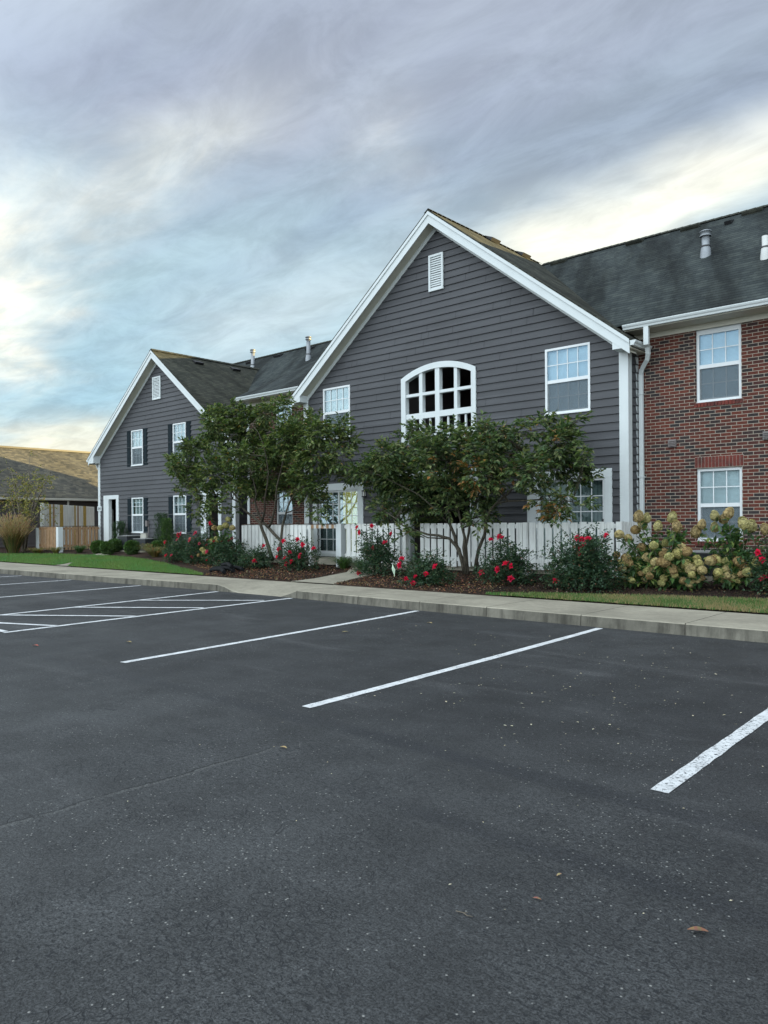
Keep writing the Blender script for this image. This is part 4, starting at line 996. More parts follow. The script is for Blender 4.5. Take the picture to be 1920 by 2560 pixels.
# ------------------------------------------------------------------ fences
def picket_fence(segs, z0, z1, label, posts=(), name='picket_fence', wp=.145, gap=.026, m=M_fence, post_z=.3, cap=False, colors=None, rails=None, back=True):
    (x0, y0), _ = segs[0]; f = thing(name, (x0, y0, post_z), label, 'fence')
    rr = random.Random(int(abs(x0)*100))
    for (ax, ay), (bx, by) in segs:
        L_ = sqrt((bx-ax)**2+(by-ay)**2); dx, dy = (bx-ax)/L_, (by-ay)/L_; nx, ny = dy, -dx     # nx,ny outward (towards viewer for +x runs)
        pit = wp+gap; n = int(L_/pit); mb = MB(); mcol = {}
        for i in range(n):
            s = (L_-n*pit)/2 + i*pit + gap/2; zt = z1+rr.uniform(-.006, .006); zb = z0+rr.uniform(-.012, .012); t = rr.uniform(-.004, .004)
            k = 0 if not colors else colors[i % len(colors)]
            mb.obox((ax+dx*s+nx*(.045+t), ay+dy*s+ny*(.045+t), zb), (dx*wp, dy*wp, 0), (-nx*.018, -ny*.018, 0), (0, 0, zt-zb), k)
            s2 = s+pit/2+.008; 
            if back and i < n-1: mb.obox((ax+dx*(s2+.0)-nx*.050, ay+dy*(s2+.0)-ny*.050, zb), (dx*wp*.86, dy*wp*.86, 0), (nx*.016, ny*.016, 0), (0, 0, zt-zb-.004), k)
        part('picket_panel', mb, [m, M_rawwood, M_yelwood], f)
        for zz in (z1-.125, z0+.12):
            mb = MB(); mb.obox((ax+nx*.026, ay+ny*.026, zz), (dx*L_, dy*L_, 0), (-nx*.055, -ny*.055, 0), (0, 0, .09)); part('rail', mb, rails or m, f)
        if cap:
            mb = MB(); mb.obox((ax+nx*.06, ay+ny*.06, z1+.008), (dx*L_, dy*L_, 0), (-nx*.12, -ny*.12, 0), (0, 0, .022)); part('cap_rail', mb, M_capwood, f)
    for (px, py, w, zt) in posts:
        mb = MB(); mb.box(px-w/2, px+w/2, py-w/2, py+w/2, post_z, zt); part('post', mb, M_white if w > .17 else m, f)
    return f
FY = 14.2
# left patio: from the brick corner to the gate, with a post each side
picket_fence([((-18.32, FY), (-15.42, FY)), ((-18.35, 15.2), (-18.32, FY))], .545, 1.478, 'weathered white picket fence with a dark top rail behind the left multi-stem tree', [(-18.30, FY, .10, 1.47), (-15.36, FY, .10, 1.47)], cap=True)
# rail above the open gate with short cut pickets, brown and white
gt = thing('gate_rail', (-14.8, FY, .4), 'short striped rail of brown and cream picket stubs over the open patio gap', 'rail')
mb = MB(); x = -15.30; i = 0
while x < -14.36: mb.box(x, min(x+.095, -14.36), FY-.045, FY-.028, 1.375, 1.474, i % 2); x += .098; i += 1
part('picket_stub', mb, [M_rawwood, M_pvc], gt); mb = MB(); mb.box(-15.33, -14.34, FY-.055, FY+.05, 1.480, 1.502); mb.box(-15.33, -14.34, FY-.026, FY+.03, 1.385, 1.472); part('cap_rail', mb, M_capwood, gt)
picket_fence([((-14.05, FY), (-12.03, FY))], .50, 1.494, 'white picket fence between the patio gap and the dark entry, behind a tall rose', wp=.145, gap=.042, back=False, posts=[(-14.20, FY, .19, 1.492), (-11.98, FY, .10, 1.49)])
picket_fence([((-11.38, FY), (-8.62, FY)), ((-8.52, FY), (-6.55, FY)), ((-6.45, FY), (-6.45, 15.6))], .50, 1.494, 'long weathered white picket fence right of the dark entry, behind the right tree', wp=.15, gap=.045, back=False, posts=[(-11.42, FY, .10, 1.49), (-8.57, FY-.01, .12, 1.496), (-6.47, FY, .12, 1.50)])
# low fence with brown boards by the left wing
picket_fence([((-33.0, 14.6), (-31.0, 14.5)), ((-30.9, 14.62), (-31.05, 16.3))], .50, 1.46, 'low fence of new brown boards between white posts beside the ornamental grass', [(-33.1, 14.62, .19, 1.42), (-30.92, 14.5, .20, 1.45), (-31.2, 16.05, .18, 1.46)], name='low_fence', wp=.10, gap=.055, back=False, m=M_rawwood, cap=True, rails=M_rawwood)
picket_fence([((-33.35, 14.9), (-37.5, 19.4))], .45, 2.47, 'tall white privacy fence patched with yellow boards against the garage wall', [(-33.3, 14.85, .12, 2.5), (-35.3, 17.0, .12, 2.46)], name='privacy_fence', wp=.15, gap=.04, colors=[0, 0, 0, 2, 0, 1, 0, 0, 0, 2, 2, 0, 0, 0, 0], rails=M_fence)

# ------------------------------------------------------------------ foliage
def rnd_dir(r, up=0.0):
    while True:
        v = Vector((r.uniform(-1, 1), r.uniform(-1, 1), r.uniform(-1, 1)))
        if .05 < v.length < 1: v.normalize(); v.z += up; return v.normalized()
def leafcol(r, pal):
    a = r.random()
    for p, c, sp in pal:
        if a < p: k = r.uniform(-1, 1); return tuple(max(.004, q*(1+sp*k)) for q in c)
        a -= p
    return pal[-1][1]
def spray(mb, r, p, d, n, L, Wd, pal, step=.035, droop=.3, twigmb=None):
    """leaves along a short twig from p in direction d"""
    q = p.copy(); d = d.normalized(); pts = [tuple(q)]
    for i in range(n):
        d = (d + Vector((r.uniform(-.18, .18), r.uniform(-.18, .18), r.uniform(-.16, .12)))).normalized(); q = q + d*step; pts.append(tuple(q))
        side = d.cross(Vector((0, 0, 1))); side = side.normalized() if side.length > .1 else Vector((1, 0, 0))
        sg = 1 if i % 2 else -1
        ld = (d*.55 + side*sg*r.uniform(.4, 1.1) + Vector((0, 0, r.uniform(-.5, .45)-droop*.5))).normalized(); k = r.uniform(.65, 1.15)
        mb.leaf(q, ld, L*k, Wd*k, leafcol(r, pal), r.uniform(-.8, .8), r.uniform(.05, .22))
    mb.leaf(q, d + Vector((0, 0, -droop*.3)), L, Wd, leafcol(r, pal), r.uniform(-.5, .5), .12)
    if twigmb is not None: twigmb.tube([tuple(p-d*.05)]+pts[::2], [.004]+[.0028]*(len(pts[::2])), 3, cap=False)

def big_tree(name, base, label, branches, clumps, seed, pal, n_per, radii, hole=None, pal2=None, zone=None):
    r = random.Random(seed); T = thing(name, base, label, 'tree')
    bx, by, bz = base; br = MB(); tips = []
    for i, path in enumerate(branches):
        P = [Vector(p) for p in path]; Q = [P[0]]
        for a, b in zip(P, P[1:]):
            m = a.lerp(b, .5) + Vector((r.uniform(-.04, .04), r.uniform(-.04, .04), r.uniform(-.03, .03))); Q += [m, b]
        R0, R1 = radii[min(i, len(radii)-1)]; R = [max(.007, R0+(R1-R0)*(k/(len(Q)-1))**.8) for k in range(len(Q))]
        br.tube(Q, R, 7); tips += [(q, R[k]) for k, q in enumerate(Q)]
    lf = MB(); lf.usecol = True; tw = MB()
    for c in clumps:
        if c[3] > .2 and hole and hole(c): continue
        cx, cy, cz, rx, rz = c; rx *= .72; rz *= .76; ctr = Vector((cx, cy, cz)); ry = min(.8, max(rx, rz))*.85
        # branchlets reaching the clump from the nearest limb
        near = min(tips, key=lambda t: (t[0]-ctr).length + (0 if t[0].z < cz+.3 else .6))
        for _ in range(3):
            e = ctr + Vector((r.uniform(-.6, .6)*rx, r.uniform(-.6, .6)*ry, r.uniform(-.6, .6)*rz)); m = near[0].lerp(e, .5)+Vector((r.uniform(-.08, .08), r.uniform(-.08, .08), r.uniform(-.02, .10)))
            rr_ = min(.014, near[1]*.7); tw.tube([near[0], m, e], [rr_, rr_*.7, .004], 5, cap=False)
        n = max(5, int(n_per*rx*rz*(1.0 if rx > .2 else 1.4)*r.choice((.45, .8, 1.0, 1.25))))
        for _ in range(n):
            d = rnd_dir(r, .12); rad = r.random()**.42
            # uneven surface: some lobes stick out
            rad *= 1 + .22*sin(d.x*4.1+cx*7)*cos(d.z*3.7+cz*5)
            p = ctr + Vector((d.x*rx, d.y*ry, d.z*rz))*rad
            if p.z < bz+.45: continue
            out = (p-ctr); out = out.normalized() if out.length > .01 else d
            pl = pal2 if (pal2 and zone and zone(p, r)) else pal
            spray(lf, r, p, (out*.7 + Vector((0, 0, .25)) + d*.3), r.randint(5, 8), .132, .068, pl, .030, .35, tw)
    part('trunk', br, M_bark, T); part('branches', tw, M_bark, T); part('crown', lf, M_leaf, T)
    return T
PAL_L = [(.46, (.046, .082, .025), .4), (.36, (.105, .148, .042), .35), (.165, (.17, .195, .07), .3), (.012, (.20, .12, .045), .3), (.003, (.36, .24, .06), .3)]
PAL_R = [(.46, (.042, .077, .029), .4), (.36, (.095, .138, .046), .35), (.165, (.16, .182, .075), .3), (.012, (.20, .12, .045), .3), (.003, (.34, .2, .08), .3)]
PAL_A = [(.35, (.045, .075, .02), .3), (.25, (.12, .10, .03), .3), (.22, (.28, .13, .04), .3), (.18, (.40, .22, .09), .3)]
CL_L= [(-19.74, 14.15, 4.82, 0.41, 0.34), (-19.5, 14.38, 4.97, 0.3, 0.19), (-19.09, 14.49, 4.87, 0.41, 0.3), (-18.64, 14.78, 4.59, 0.59, 0.48), (-17.5, 14.38, 4.77, 0.32, 0.25), (-17.61, 14.74, 4.74, 0.36, 0.32), (-14.95, 12.96, 4.52, 0.14, 0.2), (-16.11, 13.83, 4.84, 0.08, 0.08), (-16.8, 14.79, 4.21, 0.32, 0.32), (-15.68, 14.2, 4.16, 0.3, 0.3), (-15.78, 14.7, 4.42, 0.17, 0.2), (-13.96, 13.13, 3.79, 0.27, 0.27), (-14.17, 13.84, 3.9, 0.31, 0.19), (-13.33, 13.39, 3.94, 0.18, 0.12), (-13.83, 13.99, 3.67, 0.25, 0.19), (-13.68, 14.05, 3.57, 0.14, 0.12), (-12.99, 12.93, 3.08, 0.32, 0.26), (-14.18, 13.33, 3.34, 0.43, 0.37), (-15.49, 13.46, 3.76, 0.55, 0.48), (-18.35, 14.73, 3.75, 0.66, 0.55), (-19.45, 14.43, 4.26, 0.64, 0.49), (-18.45, 13.22, 4.29, 0.42, 0.32), (-20.96, 14.49, 3.92, 0.47, 0.31), (-19.68, 13.18, 3.78, 0.18, 0.22), (-21.46, 14.14, 3.53, 0.43, 0.28), (-20.49, 13.15, 3.42, 0.19, 0.15), (-19.91, 12.9, 3.12, 0.22, 0.18), (-21.67, 14.64, 3.09, 0.52, 0.4), (-20.1, 13.32, 2.67, 0.22, 0.22), (-18.56, 13.33, 3.03, 0.64, 0.5), (-19.12, 14.86, 2.98, 0.68, 0.57), (-17.4, 14.64, 3.04, 0.64, 0.5), (-14.8, 13.48, 2.85, 0.47, 0.35), (-14.53, 14.82, 2.83, 0.26, 0.2), (-13.44, 13.98, 3.64, 0.06, 0.06), (-14.61, 14.26, 2.88, 0.36, 0.19), (-18.84, 13.31, 2.37, 0.46, 0.29), (-21.54, 14.78, 2.04, 0.32, 0.28), (-20.55, 14.28, 1.75, 0.23, 0.15), (-18.37, 14.83, 2.58, 0.63, 0.33), (-16.76, 14.69, 2.58, 0.46, 0.28), (-14.6, 13.5, 2.4, 0.41, 0.28), (-14.32, 13.62, 2.05, 0.22, 0.19), (-14.09, 13.23, 1.74, 0.14, 0.15), (-17.41, 13.19, 2.43, 0.41, 0.2), (-18.1, 13.03, 1.96, 0.21, 0.17), (-17.71, 13.5, 1.92, 0.21, 0.14), (-16.76, 14.11, 3.46, 0.52, 0.34), (-16.91, 12.91, 3.36, 0.5, 0.33), (-14.79, 14.26, 3.02, 0.29, 0.19), (-15.1, 13.58, 3.26, 0.35, 0.29)]
CL_R= [(-10.48, 13.22, 3.08, 0.42, 0.31), (-10.64, 14.24, 2.72, 0.47, 0.37), (-11.75, 13.56, 2.63, 0.44, 0.37), (-12.3, 13.23, 2.76, 0.37, 0.22), (-12.98, 13.56, 2.81, 0.15, 0.12), (-12.65, 14.01, 2.7, 0.51, 0.39), (-11.24, 12.71, 2.99, 0.42, 0.28), (-12.08, 14.55, 3.47, 0.55, 0.31), (-9.86, 12.65, 3.26, 0.46, 0.26), (-10.35, 14.1, 3.63, 0.22, 0.14), (-11.72, 14.29, 3.77, 0.15, 0.11), (-9.77, 12.64, 2.8, 0.59, 0.43), (-11.93, 14.18, 2.86, 0.65, 0.5), (-9.54, 13.33, 3.02, 0.44, 0.34), (-9.31, 13.76, 3.37, 0.27, 0.27), (-8.55, 12.62, 3.41, 0.09, 0.09), (-8.59, 12.69, 2.92, 0.38, 0.31), (-8.47, 12.96, 3.24, 0.16, 0.19), (-9.19, 14.51, 3.01, 0.38, 0.28), (-7.9, 12.99, 3.29, 0.22, 0.12), (-8.82, 14.11, 3.36, 0.14, 0.1), (-8.29, 14.46, 3.52, 0.34, 0.2), (-7.82, 14.48, 3.44, 0.3, 0.23), (-6.91, 13.29, 3.41, 0.07, 0.07), (-7.29, 13.31, 3.02, 0.4, 0.27), (-7.72, 13.65, 2.76, 0.47, 0.28), (-7.47, 14.15, 2.71, 0.32, 0.22), (-6.51, 12.82, 2.72, 0.11, 0.06), (-7.2, 14.1, 2.63, 0.16, 0.14), (-7.42, 14.19, 2.39, 0.26, 0.16), (-7.14, 14.32, 2.41, 0.11, 0.06), (-7.61, 12.67, 2.49, 0.45, 0.3), (-9.31, 14.49, 2.59, 0.46, 0.39), (-8.77, 12.78, 2.46, 0.51, 0.38), (-9.93, 13.28, 2.33, 0.55, 0.31), (-11.25, 13.82, 2.33, 0.55, 0.33), (-12.62, 14.44, 2.28, 0.47, 0.36), (-11.95, 13.28, 1.82, 0.29, 0.22), (-12.69, 14.45, 1.49, 0.28, 0.24), (-11.29, 13.69, 1.96, 0.37, 0.29), (-9.94, 13.22, 1.85, 0.27, 0.2), (-7.6, 13.23, 2.02, 0.4, 0.22), (-6.97, 12.96, 1.91, 0.3, 0.15), (-6.55, 12.76, 1.81, 0.11, 0.09), (-7.14, 12.9, 1.7, 0.24, 0.15), (-9.59, 13.98, 2.06, 0.21, 0.28), (-9.8, 14.59, 1.69, 0.22, 0.18), (-8.99, 12.92, 1.51, 0.16, 0.16), (-10.7, 12.7, 1.25, 0.21, 0.17), (-11.57, 14.57, 1.6, 0.34, 0.23), (-9.88, 13.67, 2.06, 0.21, 0.21), (-7.5, 13.41, 1.53, 0.09, 0.06)]
BR_L=[
[(-16.63, 13.9, 0.48), (-16.85, 13.85, 1.09), (-17.05, 13.8, 1.54), (-17.52, 13.7, 1.85), (-17.67, 13.6, 2.13), (-18.15, 13.5, 2.67), (-18.66, 13.4, 3.04)] ,
[(-17.67, 13.6, 2.13), (-18.12, 13.3, 2.28), (-18.66, 13.1, 2.18)] ,
[(-16.31, 13.9, 0.56), (-16.32, 13.95, 1.03), (-16.92, 14.0, 1.4), (-17.19, 14.0, 1.57), (-17.58, 14.1, 1.96), (-17.7, 14.2, 2.39), (-17.92, 14.2, 3.04), (-18.59, 14.1, 3.72), (-19.29, 14.0, 4.36)] ,
[(-16.26, 13.9, 0.56), (-16.32, 14.0, 1.43), (-16.25, 14.1, 1.87), (-16.18, 14.2, 2.17), (-15.71, 14.3, 2.77), (-15.07, 14.3, 3.3), (-14.47, 14.4, 3.52)] ,
[(-16.92, 14.0, 1.4), (-16.46, 13.8, 1.77), (-16.24, 13.7, 2.17), (-16.03, 13.7, 2.92), (-15.88, 13.8, 3.75), (-16.04, 13.9, 4.6)] ,
[(-17.19, 14.0, 1.57), (-16.59, 13.6, 2.21), (-16.18, 13.4, 2.92), (-16.3, 13.3, 3.74), (-16.89, 13.4, 4.3)] ,
[(-16.3, 14.1, 1.8), (-15.82, 14.3, 2.0), (-15.23, 14.3, 1.92)] ,
[(-16.24, 13.7, 2.17), (-15.44, 13.4, 2.33), (-14.59, 13.2, 2.46)] ,
[(-15.71, 14.3, 2.77), (-14.64, 14.2, 2.88), (-13.82, 14.1, 2.67)] ,
[(-18.15, 13.5, 2.67), (-19.3, 13.3, 3.22), (-20.23, 13.2, 3.34)] ,
]
BR_R=[
[(-9.78, 13.6, 0.38), (-9.93, 13.6, 0.92), (-10.11, 13.5, 1.15), (-10.64, 13.4, 1.24), (-11.21, 13.2, 1.45), (-11.6, 13.1, 1.74)] ,
[(-9.76, 13.6, 0.38), (-9.99, 13.6, 0.99), (-10.16, 13.6, 1.44), (-10.22, 13.6, 1.93), (-10.36, 13.5, 2.49), (-10.52, 13.5, 3.21)] ,
[(-9.73, 13.6, 0.38), (-9.73, 13.5, 0.96), (-9.69, 13.4, 1.38), (-9.8, 13.3, 2.12), (-9.94, 13.3, 2.81), (-11.13, 13.4, 3.24)] ,
[(-9.7, 13.6, 0.38), (-9.81, 13.7, 0.99), (-9.77, 13.8, 1.58), (-9.47, 13.8, 2.26), (-9.45, 13.9, 2.98), (-9.4, 13.9, 3.5)] ,
[(-9.78, 14.0, 0.41), (-9.61, 13.9, 0.92), (-9.33, 13.8, 1.58), (-9.07, 13.8, 1.91), (-8.79, 13.8, 2.1), (-8.23, 13.7, 2.57), (-7.8, 13.6, 3.02), (-7.34, 13.6, 3.29)] ,
[(-9.07, 13.8, 1.91), (-8.13, 13.4, 1.94), (-7.41, 13.2, 1.92), (-6.92, 13.1, 1.88)] ,
[(-10.11, 13.5, 1.15), (-10.88, 13.7, 1.16), (-11.9, 13.9, 1.48)] ,
[(-10.16, 13.6, 1.44), (-10.83, 13.3, 2.15), (-11.83, 13.1, 2.62)] ,
[(-9.47, 13.8, 2.26), (-8.87, 14.0, 2.78), (-8.58, 14.1, 3.34)] ,
[(-8.23, 13.7, 2.57), (-7.62, 13.9, 2.64), (-7.15, 14.0, 2.59)] ,
]
HA= [(-5.63, 13.12, 1.59), (-5.56, 13.3, 1.56), (-5.69, 13.41, 1.44), (-5.07, 13.23, 1.57), (-5.32, 13.21, 1.42), (-4.92, 13.03, 1.42), (-5.84, 13.46, 1.35), (-5.95, 13.02, 1.27), (-5.89, 13.25, 1.2), (-5.27, 13.42, 1.11), (-5.34, 13.06, 1.08), (-5.69, 13.37, 1.03), (-6.22, 13.48, 0.88), (-4.95, 13.32, 1.04), (-5.06, 13.39, 0.91), (-4.76, 13.05, 0.99), (-5.22, 13.22, 0.94), (-5.84, 13.08, 0.85), (-5.74, 13.42, 0.83), (-5.36, 13.15, 0.78), (-5.22, 13.23, 0.83), (-6.09, 13.5, 0.71), (-6.2, 13.43, 0.75), (-5.62, 13.49, 0.74), (-5.7, 13.23, 0.69), (-5.53, 13.24, 0.62), (-5.44, 13.36, 0.6), (-5.18, 13.24, 0.68), (-5.04, 13.15, 0.64), (-5.63, 13.2, 0.57), (-5.74, 13.07, 0.45), (-5.21, 13.19, 0.51), (-6.12, 13.49, 0.46), (-4.75, 13.48, 0.84), (-4.67, 13.31, 0.77), (-4.77, 13.25, 0.68), (-4.55, 13.17, 0.67), (-4.68, 13.04, 0.6), (-4.86, 13.14, 0.48), (-5.72, 13.39, 0.42), (-5.57, 13.43, 0.41), (-5.25, 13.18, 0.42), (-5.18, 13.39, 0.41), (-6.16, 13.39, 0.42), (-5.04, 13.35, 0.52), (-4.96, 13.33, 0.47), (-4.63, 13.38, 0.52)]
HB= [(-4.44, 13.48, 1.59), (-4.34, 13.65, 1.54), (-4.2, 13.44, 1.63), (-4.68, 13.54, 1.44), (-4.51, 13.68, 1.39), (-4.81, 13.64, 1.31), (-3.97, 13.45, 1.46), (-3.94, 13.77, 1.41), (-4.3, 13.62, 0.8), (-3.8, 13.59, 0.8), (-4.34, 13.31, 0.63), (-4.29, 13.57, 0.66), (-4.24, 13.42, 0.57), (-4.19, 13.64, 0.58), (-4.03, 13.53, 0.6), (-4.48, 13.71, 0.51), (-4.19, 13.62, 0.5), (-4.05, 13.7, 0.69), (-3.91, 13.47, 0.64), (-3.68, 13.62, 1.36)]
B5= [(-6.52, 12.55, 1.21), (-6.43, 12.55, 1.18), (-6.31, 12.55, 1.19), (-6.38, 12.55, 1.1), (-6.45, 12.55, 1.03), (-6.47, 12.55, 0.92), (-5.96, 12.55, 1.26), (-6.96, 12.55, 0.42)]
B4= [(-8.41, 12.6, 1.16), (-8.21, 12.6, 1.22), (-8.14, 12.6, 1.2), (-8.06, 12.6, 0.7), (-7.94, 12.6, 0.66), (-8.25, 12.6, 0.58), (-8.64, 12.6, 0.51), (-7.96, 12.6, 0.41)]
B3= [(-10.29, 12.1, 0.75), (-9.41, 12.1, 0.62), (-9.65, 12.1, 0.46), (-9.99, 12.1, 0.25), (-9.92, 12.1, 0.4), (-10.18, 12.1, 0.34), (-10.34, 12.1, 0.62)]
B3b= [(-12.43, 13.0, 1.41), (-11.97, 13.0, 1.44), (-12.35, 13.0, 1.29), (-11.36, 13.0, 1.26), (-11.55, 13.0, 1.06), (-11.92, 13.0, 0.93), (-12.39, 13.0, 0.34)]
B2= [(-15.08, 13.0, 1.06), (-14.55, 13.0, 1.1), (-13.94, 13.0, 0.88), (-14.85, 13.0, 0.77), (-14.44, 13.0, 0.71), (-15.33, 13.0, 0.65), (-15.02, 13.0, 0.62), (-14.76, 13.0, 0.54), (-14.97, 13.0, 0.47), (-15.28, 13.0, 0.84), (-14.46, 13.0, 0.67), (-15.87, 13.0, 0.91), (-16.28, 13.0, 0.51), (-14.34, 13.0, 0.98)]
B1= [(-18.66, 13.3, 1.51), (-19.45, 13.3, 1.26), (-19.52, 13.3, 1.21), (-20.22, 13.3, 1.24), (-19.27, 13.3, 0.94), (-18.43, 13.3, 0.77), (-18.85, 13.3, 0.48), (-20.76, 13.3, 0.55), (-21.06, 13.3, 0.54), (-19.62, 13.3, 0.52), (-20.35, 13.3, 1.19), (-17.68, 13.3, 1.1), (-18.6, 13.3, 0.93), (-18.19, 13.3, 0.99)]
H1= [(-17.74, 13.2, 1.65), (-18.11, 13.2, 1.41), (-18.4, 13.2, 1.41), (-17.85, 13.2, 1.48), (-17.54, 13.2, 1.41), (-18.29, 13.2, 1.09), (-18.52, 13.2, 1.02), (-18.23, 13.2, 1.04), (-19.19, 13.2, 0.6), (-19.0, 13.2, 0.77), (-18.86, 13.2, 0.7)]
BR7= [(-3.7, 13.3, 0.98), (-3.61, 13.3, 0.56), (-3.64, 13.3, 0.86)]

big_tree('ornamental_tree', BR_L[0][0], 'left multi-stem small tree with dark green leaves in front of the white fence', BR_L, CL_L, 21, PAL_L, 1000, [(.062, .014), (.022, .008), (.055, .010), (.045, .010), (.04, .008), (.03, .007), (.022, .007), (.02, .006), (.014, .005), (.013, .005)])
def zoneR(p, r): return (-9.8 < p.x < -8.7 and 2.2 < p.z < 2.9 and r.random() < .38) or (-8.6 < p.x < -6.7 and p.z < 1.95 and r.random() < .40) or (p.x > -9.6 and p.z > 3.0 and r.random() < .05)
big_tree('ornamental_tree', BR_R[0][0], 'right multi-stem small tree, green with patches of orange autumn leaves, before the dark entry', BR_R, CL_R, 22, PAL_R, 1250, [(.05, .012), (.055, .010), (.045, .010), (.04, .008), (.045, .012), (.022, .006), (.022, .007), (.02, .006), (.018, .006), (.015, .005)], None, PAL_A, zoneR)

# thin tree on the left
def thin_tree(base, label):
    r = random.Random(8); T = thing('young_tree', base, label, 'tree'); b = Vector(base); br = MB(); lf = MB(); lf.usecol = True; tw = br
    ends = [(-1.2, .2, 3.2), (-.55, -.3, 3.7), (.15, .2, 4.1), (.0, -.2, 2.9), (.8, .1, 3.0), (1.5, -.1, 2.3), (1.1, .3, 3.4), (-1.8, 0, 2.2), (.5, -.4, 2.2), (2.2, .2, 3.5), (2.0, -.1, 2.0), (-1.0, -.2, 2.6)]
    for e in ends:
        E_ = b+Vector(e); m1 = b+Vector((e[0]*.22+r.uniform(-.06, .06), e[1]*.3, e[2]*.38)); m2 = b+Vector((e[0]*.6+r.uniform(-.1, .1), e[1]*.7, e[2]*.72))
        br.tube([b+Vector((e[0]*.04, 0, 0)), m1, m2, E_], [.055, .038, .024, .008], 6)
        for _ in range(7):
            a = m1.lerp(E_, r.uniform(.2, 1.0)) if r.random() < .3 else m2.lerp(E_, r.random()); q = a+rnd_dir(r, .35)*r.uniform(.25, .6); tw.tube([a, a.lerp(q, .5)+rnd_dir(r)*.03, q], [.010, .007, .004], 4, cap=False)
            for _ in range(4):
                if r.random() < .9: spray(lf, r, q+rnd_dir(r)*.12, rnd_dir(r, .2), r.randint(4, 7), .11, .06, PAL_T, .05, .3)
    part('trunk', br, M_bark2, T); part('crown', lf, M_leaf, T); return T
PAL_T = [(.5, (.19, .19, .05), .3), (.25, (.28, .24, .07), .3), (.15, (.10, .12, .035), .3), (.10, (.34, .22, .08), .3)]
thin_tree((-34.1, 14.4, .32), 'sparse young tree with pale bare stems and few yellowing leaves before the garage roof')

# rose bushes
RPAL = [(.68, (0.032, 0.070, 0.038), .35), (.22, (0.054, 0.101, 0.046), .3), (.07, (0.101, 0.135, 0.068), .3), (.03, (0.135, 0.068, 0.041), .3)]
def bloom_mesh(r, R, colr, n=16):
    mb = MB(); mb.usecol = True
    for i in range(n):
        t = i*2.399; k = (i+.5)/n; d = Vector((cos(t)*k, sin(t)*k, 1.1-k*.9)).normalized()
        c = tuple(min(1, q*r.uniform(.7, 1.25)) for q in colr)
        mb.leaf(Vector((0, 0, -R*.2)), d, R*(1.0+.25*k), R*.95, c, r.uniform(-.4, .4), .25)
    mb.col = mb.col; return mb.mesh('rose_bloom', [M_petal])
rb = random.Random(4)
BLOOMS = [bloom_mesh(rb, .062, (.72, .025, .09)) for _ in range(3)] + [bloom_mesh(rb, .05, (.68, .09, .16)), bloom_mesh(rb, .045, (.72, .22, .20))]
def rose_bush(base, rx, ry, h, label, blooms, seed, dens=1.0, leggy=0.0, kinds=(0, 1, 2), extra=0, group=None):
    r = random.Random(seed); T = thing('rose_bush', base, label, 'rose bush', group); b = Vector(base); st = MB(); lf = MB(); lf.usecol = True
    tips = []
    for i in range(int(16*dens)+6):
        a = r.uniform(0, 2*pi); k = r.random()**.5; e = Vector((cos(a)*rx*k, sin(a)*ry*k, h*r.uniform(.55, 1.02)*(1-.28*k))); m = Vector((e.x*.35, e.y*.35, e.z*.5))
        st.tube([b+m*.02, b+m, b+e], [.009, .006, .003], 4, cap=False); tips.append((b+m, b+e))
    for bl in blooms:
        p = Vector(bl); m = b.lerp(p, .5)+Vector((r.uniform(-.1, .1), r.uniform(-.1, .1), .08)); st.tube([b, m, p], [.008, .005, .003], 4, cap=False); tips.append((m, p))
    n = int(520*dens*rx*h/.5)
    for _ in range(n):
        m, e = r.choice(tips); t = r.random(); p = m.lerp(e, t)*(1-.0) + rnd_dir(r)*r.uniform(.0, .16+.10*(1-leggy)); 
        if p.z < b.z+.05: p.z = b.z+r.uniform(.04, .2)
        spray(lf, r, p, rnd_dir(r, .35), r.randint(4, 6), .056, .036, RPAL, .028, .1)
    # dense low skirt
    for _ in range(int(n*(.75-.45*leggy))):
        a = r.uniform(0, 2*pi); k = r.random()**.5; p = b+Vector((cos(a)*rx*k, sin(a)*ry*k, h*.62*r.random()*(1.05-.5*k)+.04)); spray(lf, r, p, rnd_dir(r, .35), r.randint(4, 6), .056, .036, RPAL, .028, .1)
    part('stems', st, M_bark, T); part('foliage', lf, M_leaf, T)
    pl = list(blooms)
    for _ in range(extra): m, e = r.choice(tips); pl.append(tuple(e+Vector((0, -.03, .03))))
    for q in pl[:60]:
        o = bpy.data.objects.new('bloom', BLOOMS[r.choice(kinds)]); C.objects.link(o); o.parent = T
        o.location = Vector(q)-Vector(base)+Vector((0, -.02, 0)); o.rotation_euler = (radians(r.uniform(20, 85)), r.uniform(-.4, .4), r.uniform(-.8, .8)); s = r.uniform(.95, 1.35); o.scale = (s, s, s)
    return T
rose_bush((-6.55, 12.85, .25), .78, .50, 1.12, 'dense dark rose bush with a diagonal run of red blooms, left of the hydrangeas', B5, 31, 1.25)
rose_bush((-8.28, 13.0, .26), .62, .45, .88, 'rose bush with seven bright red blooms at the foot of the right tree', B4, 32, 1.1)
rose_bush((-9.85, 12.45, .22), .58, .40, .66, 'low spreading rose bush left of the right tree trunk, one big open red bloom', B3, 33, 1.1)
rose_bush((-12.0, 13.2, .28), .66, .42, 1.10, 'tall leggy rose bush with red blooms on long stems before the picket gaps', B3b, 34, 1.0, .6)
rose_bush((-14.75, 13.3, .29), .58, .40, .92, 'leggy rose bush crowded with red blooms beside the open patio gap', B2, 35, .9, .5)
rose_bush((-16.6, 13.25, .29), .62, .42, .62, 'low rose foliage with few blooms at the base of the left tree', B1[12:14]+B2[12:13], 36, 1.0)
rose_bush((-18.0, 13.35, .30), .75, .45, .92, 'rose bush in the middle of the left cluster, beside the black drain pipe', B1[4:6]+B1[11:12], 37, 1.2, .1, (0, 1, 2, 3), 5)
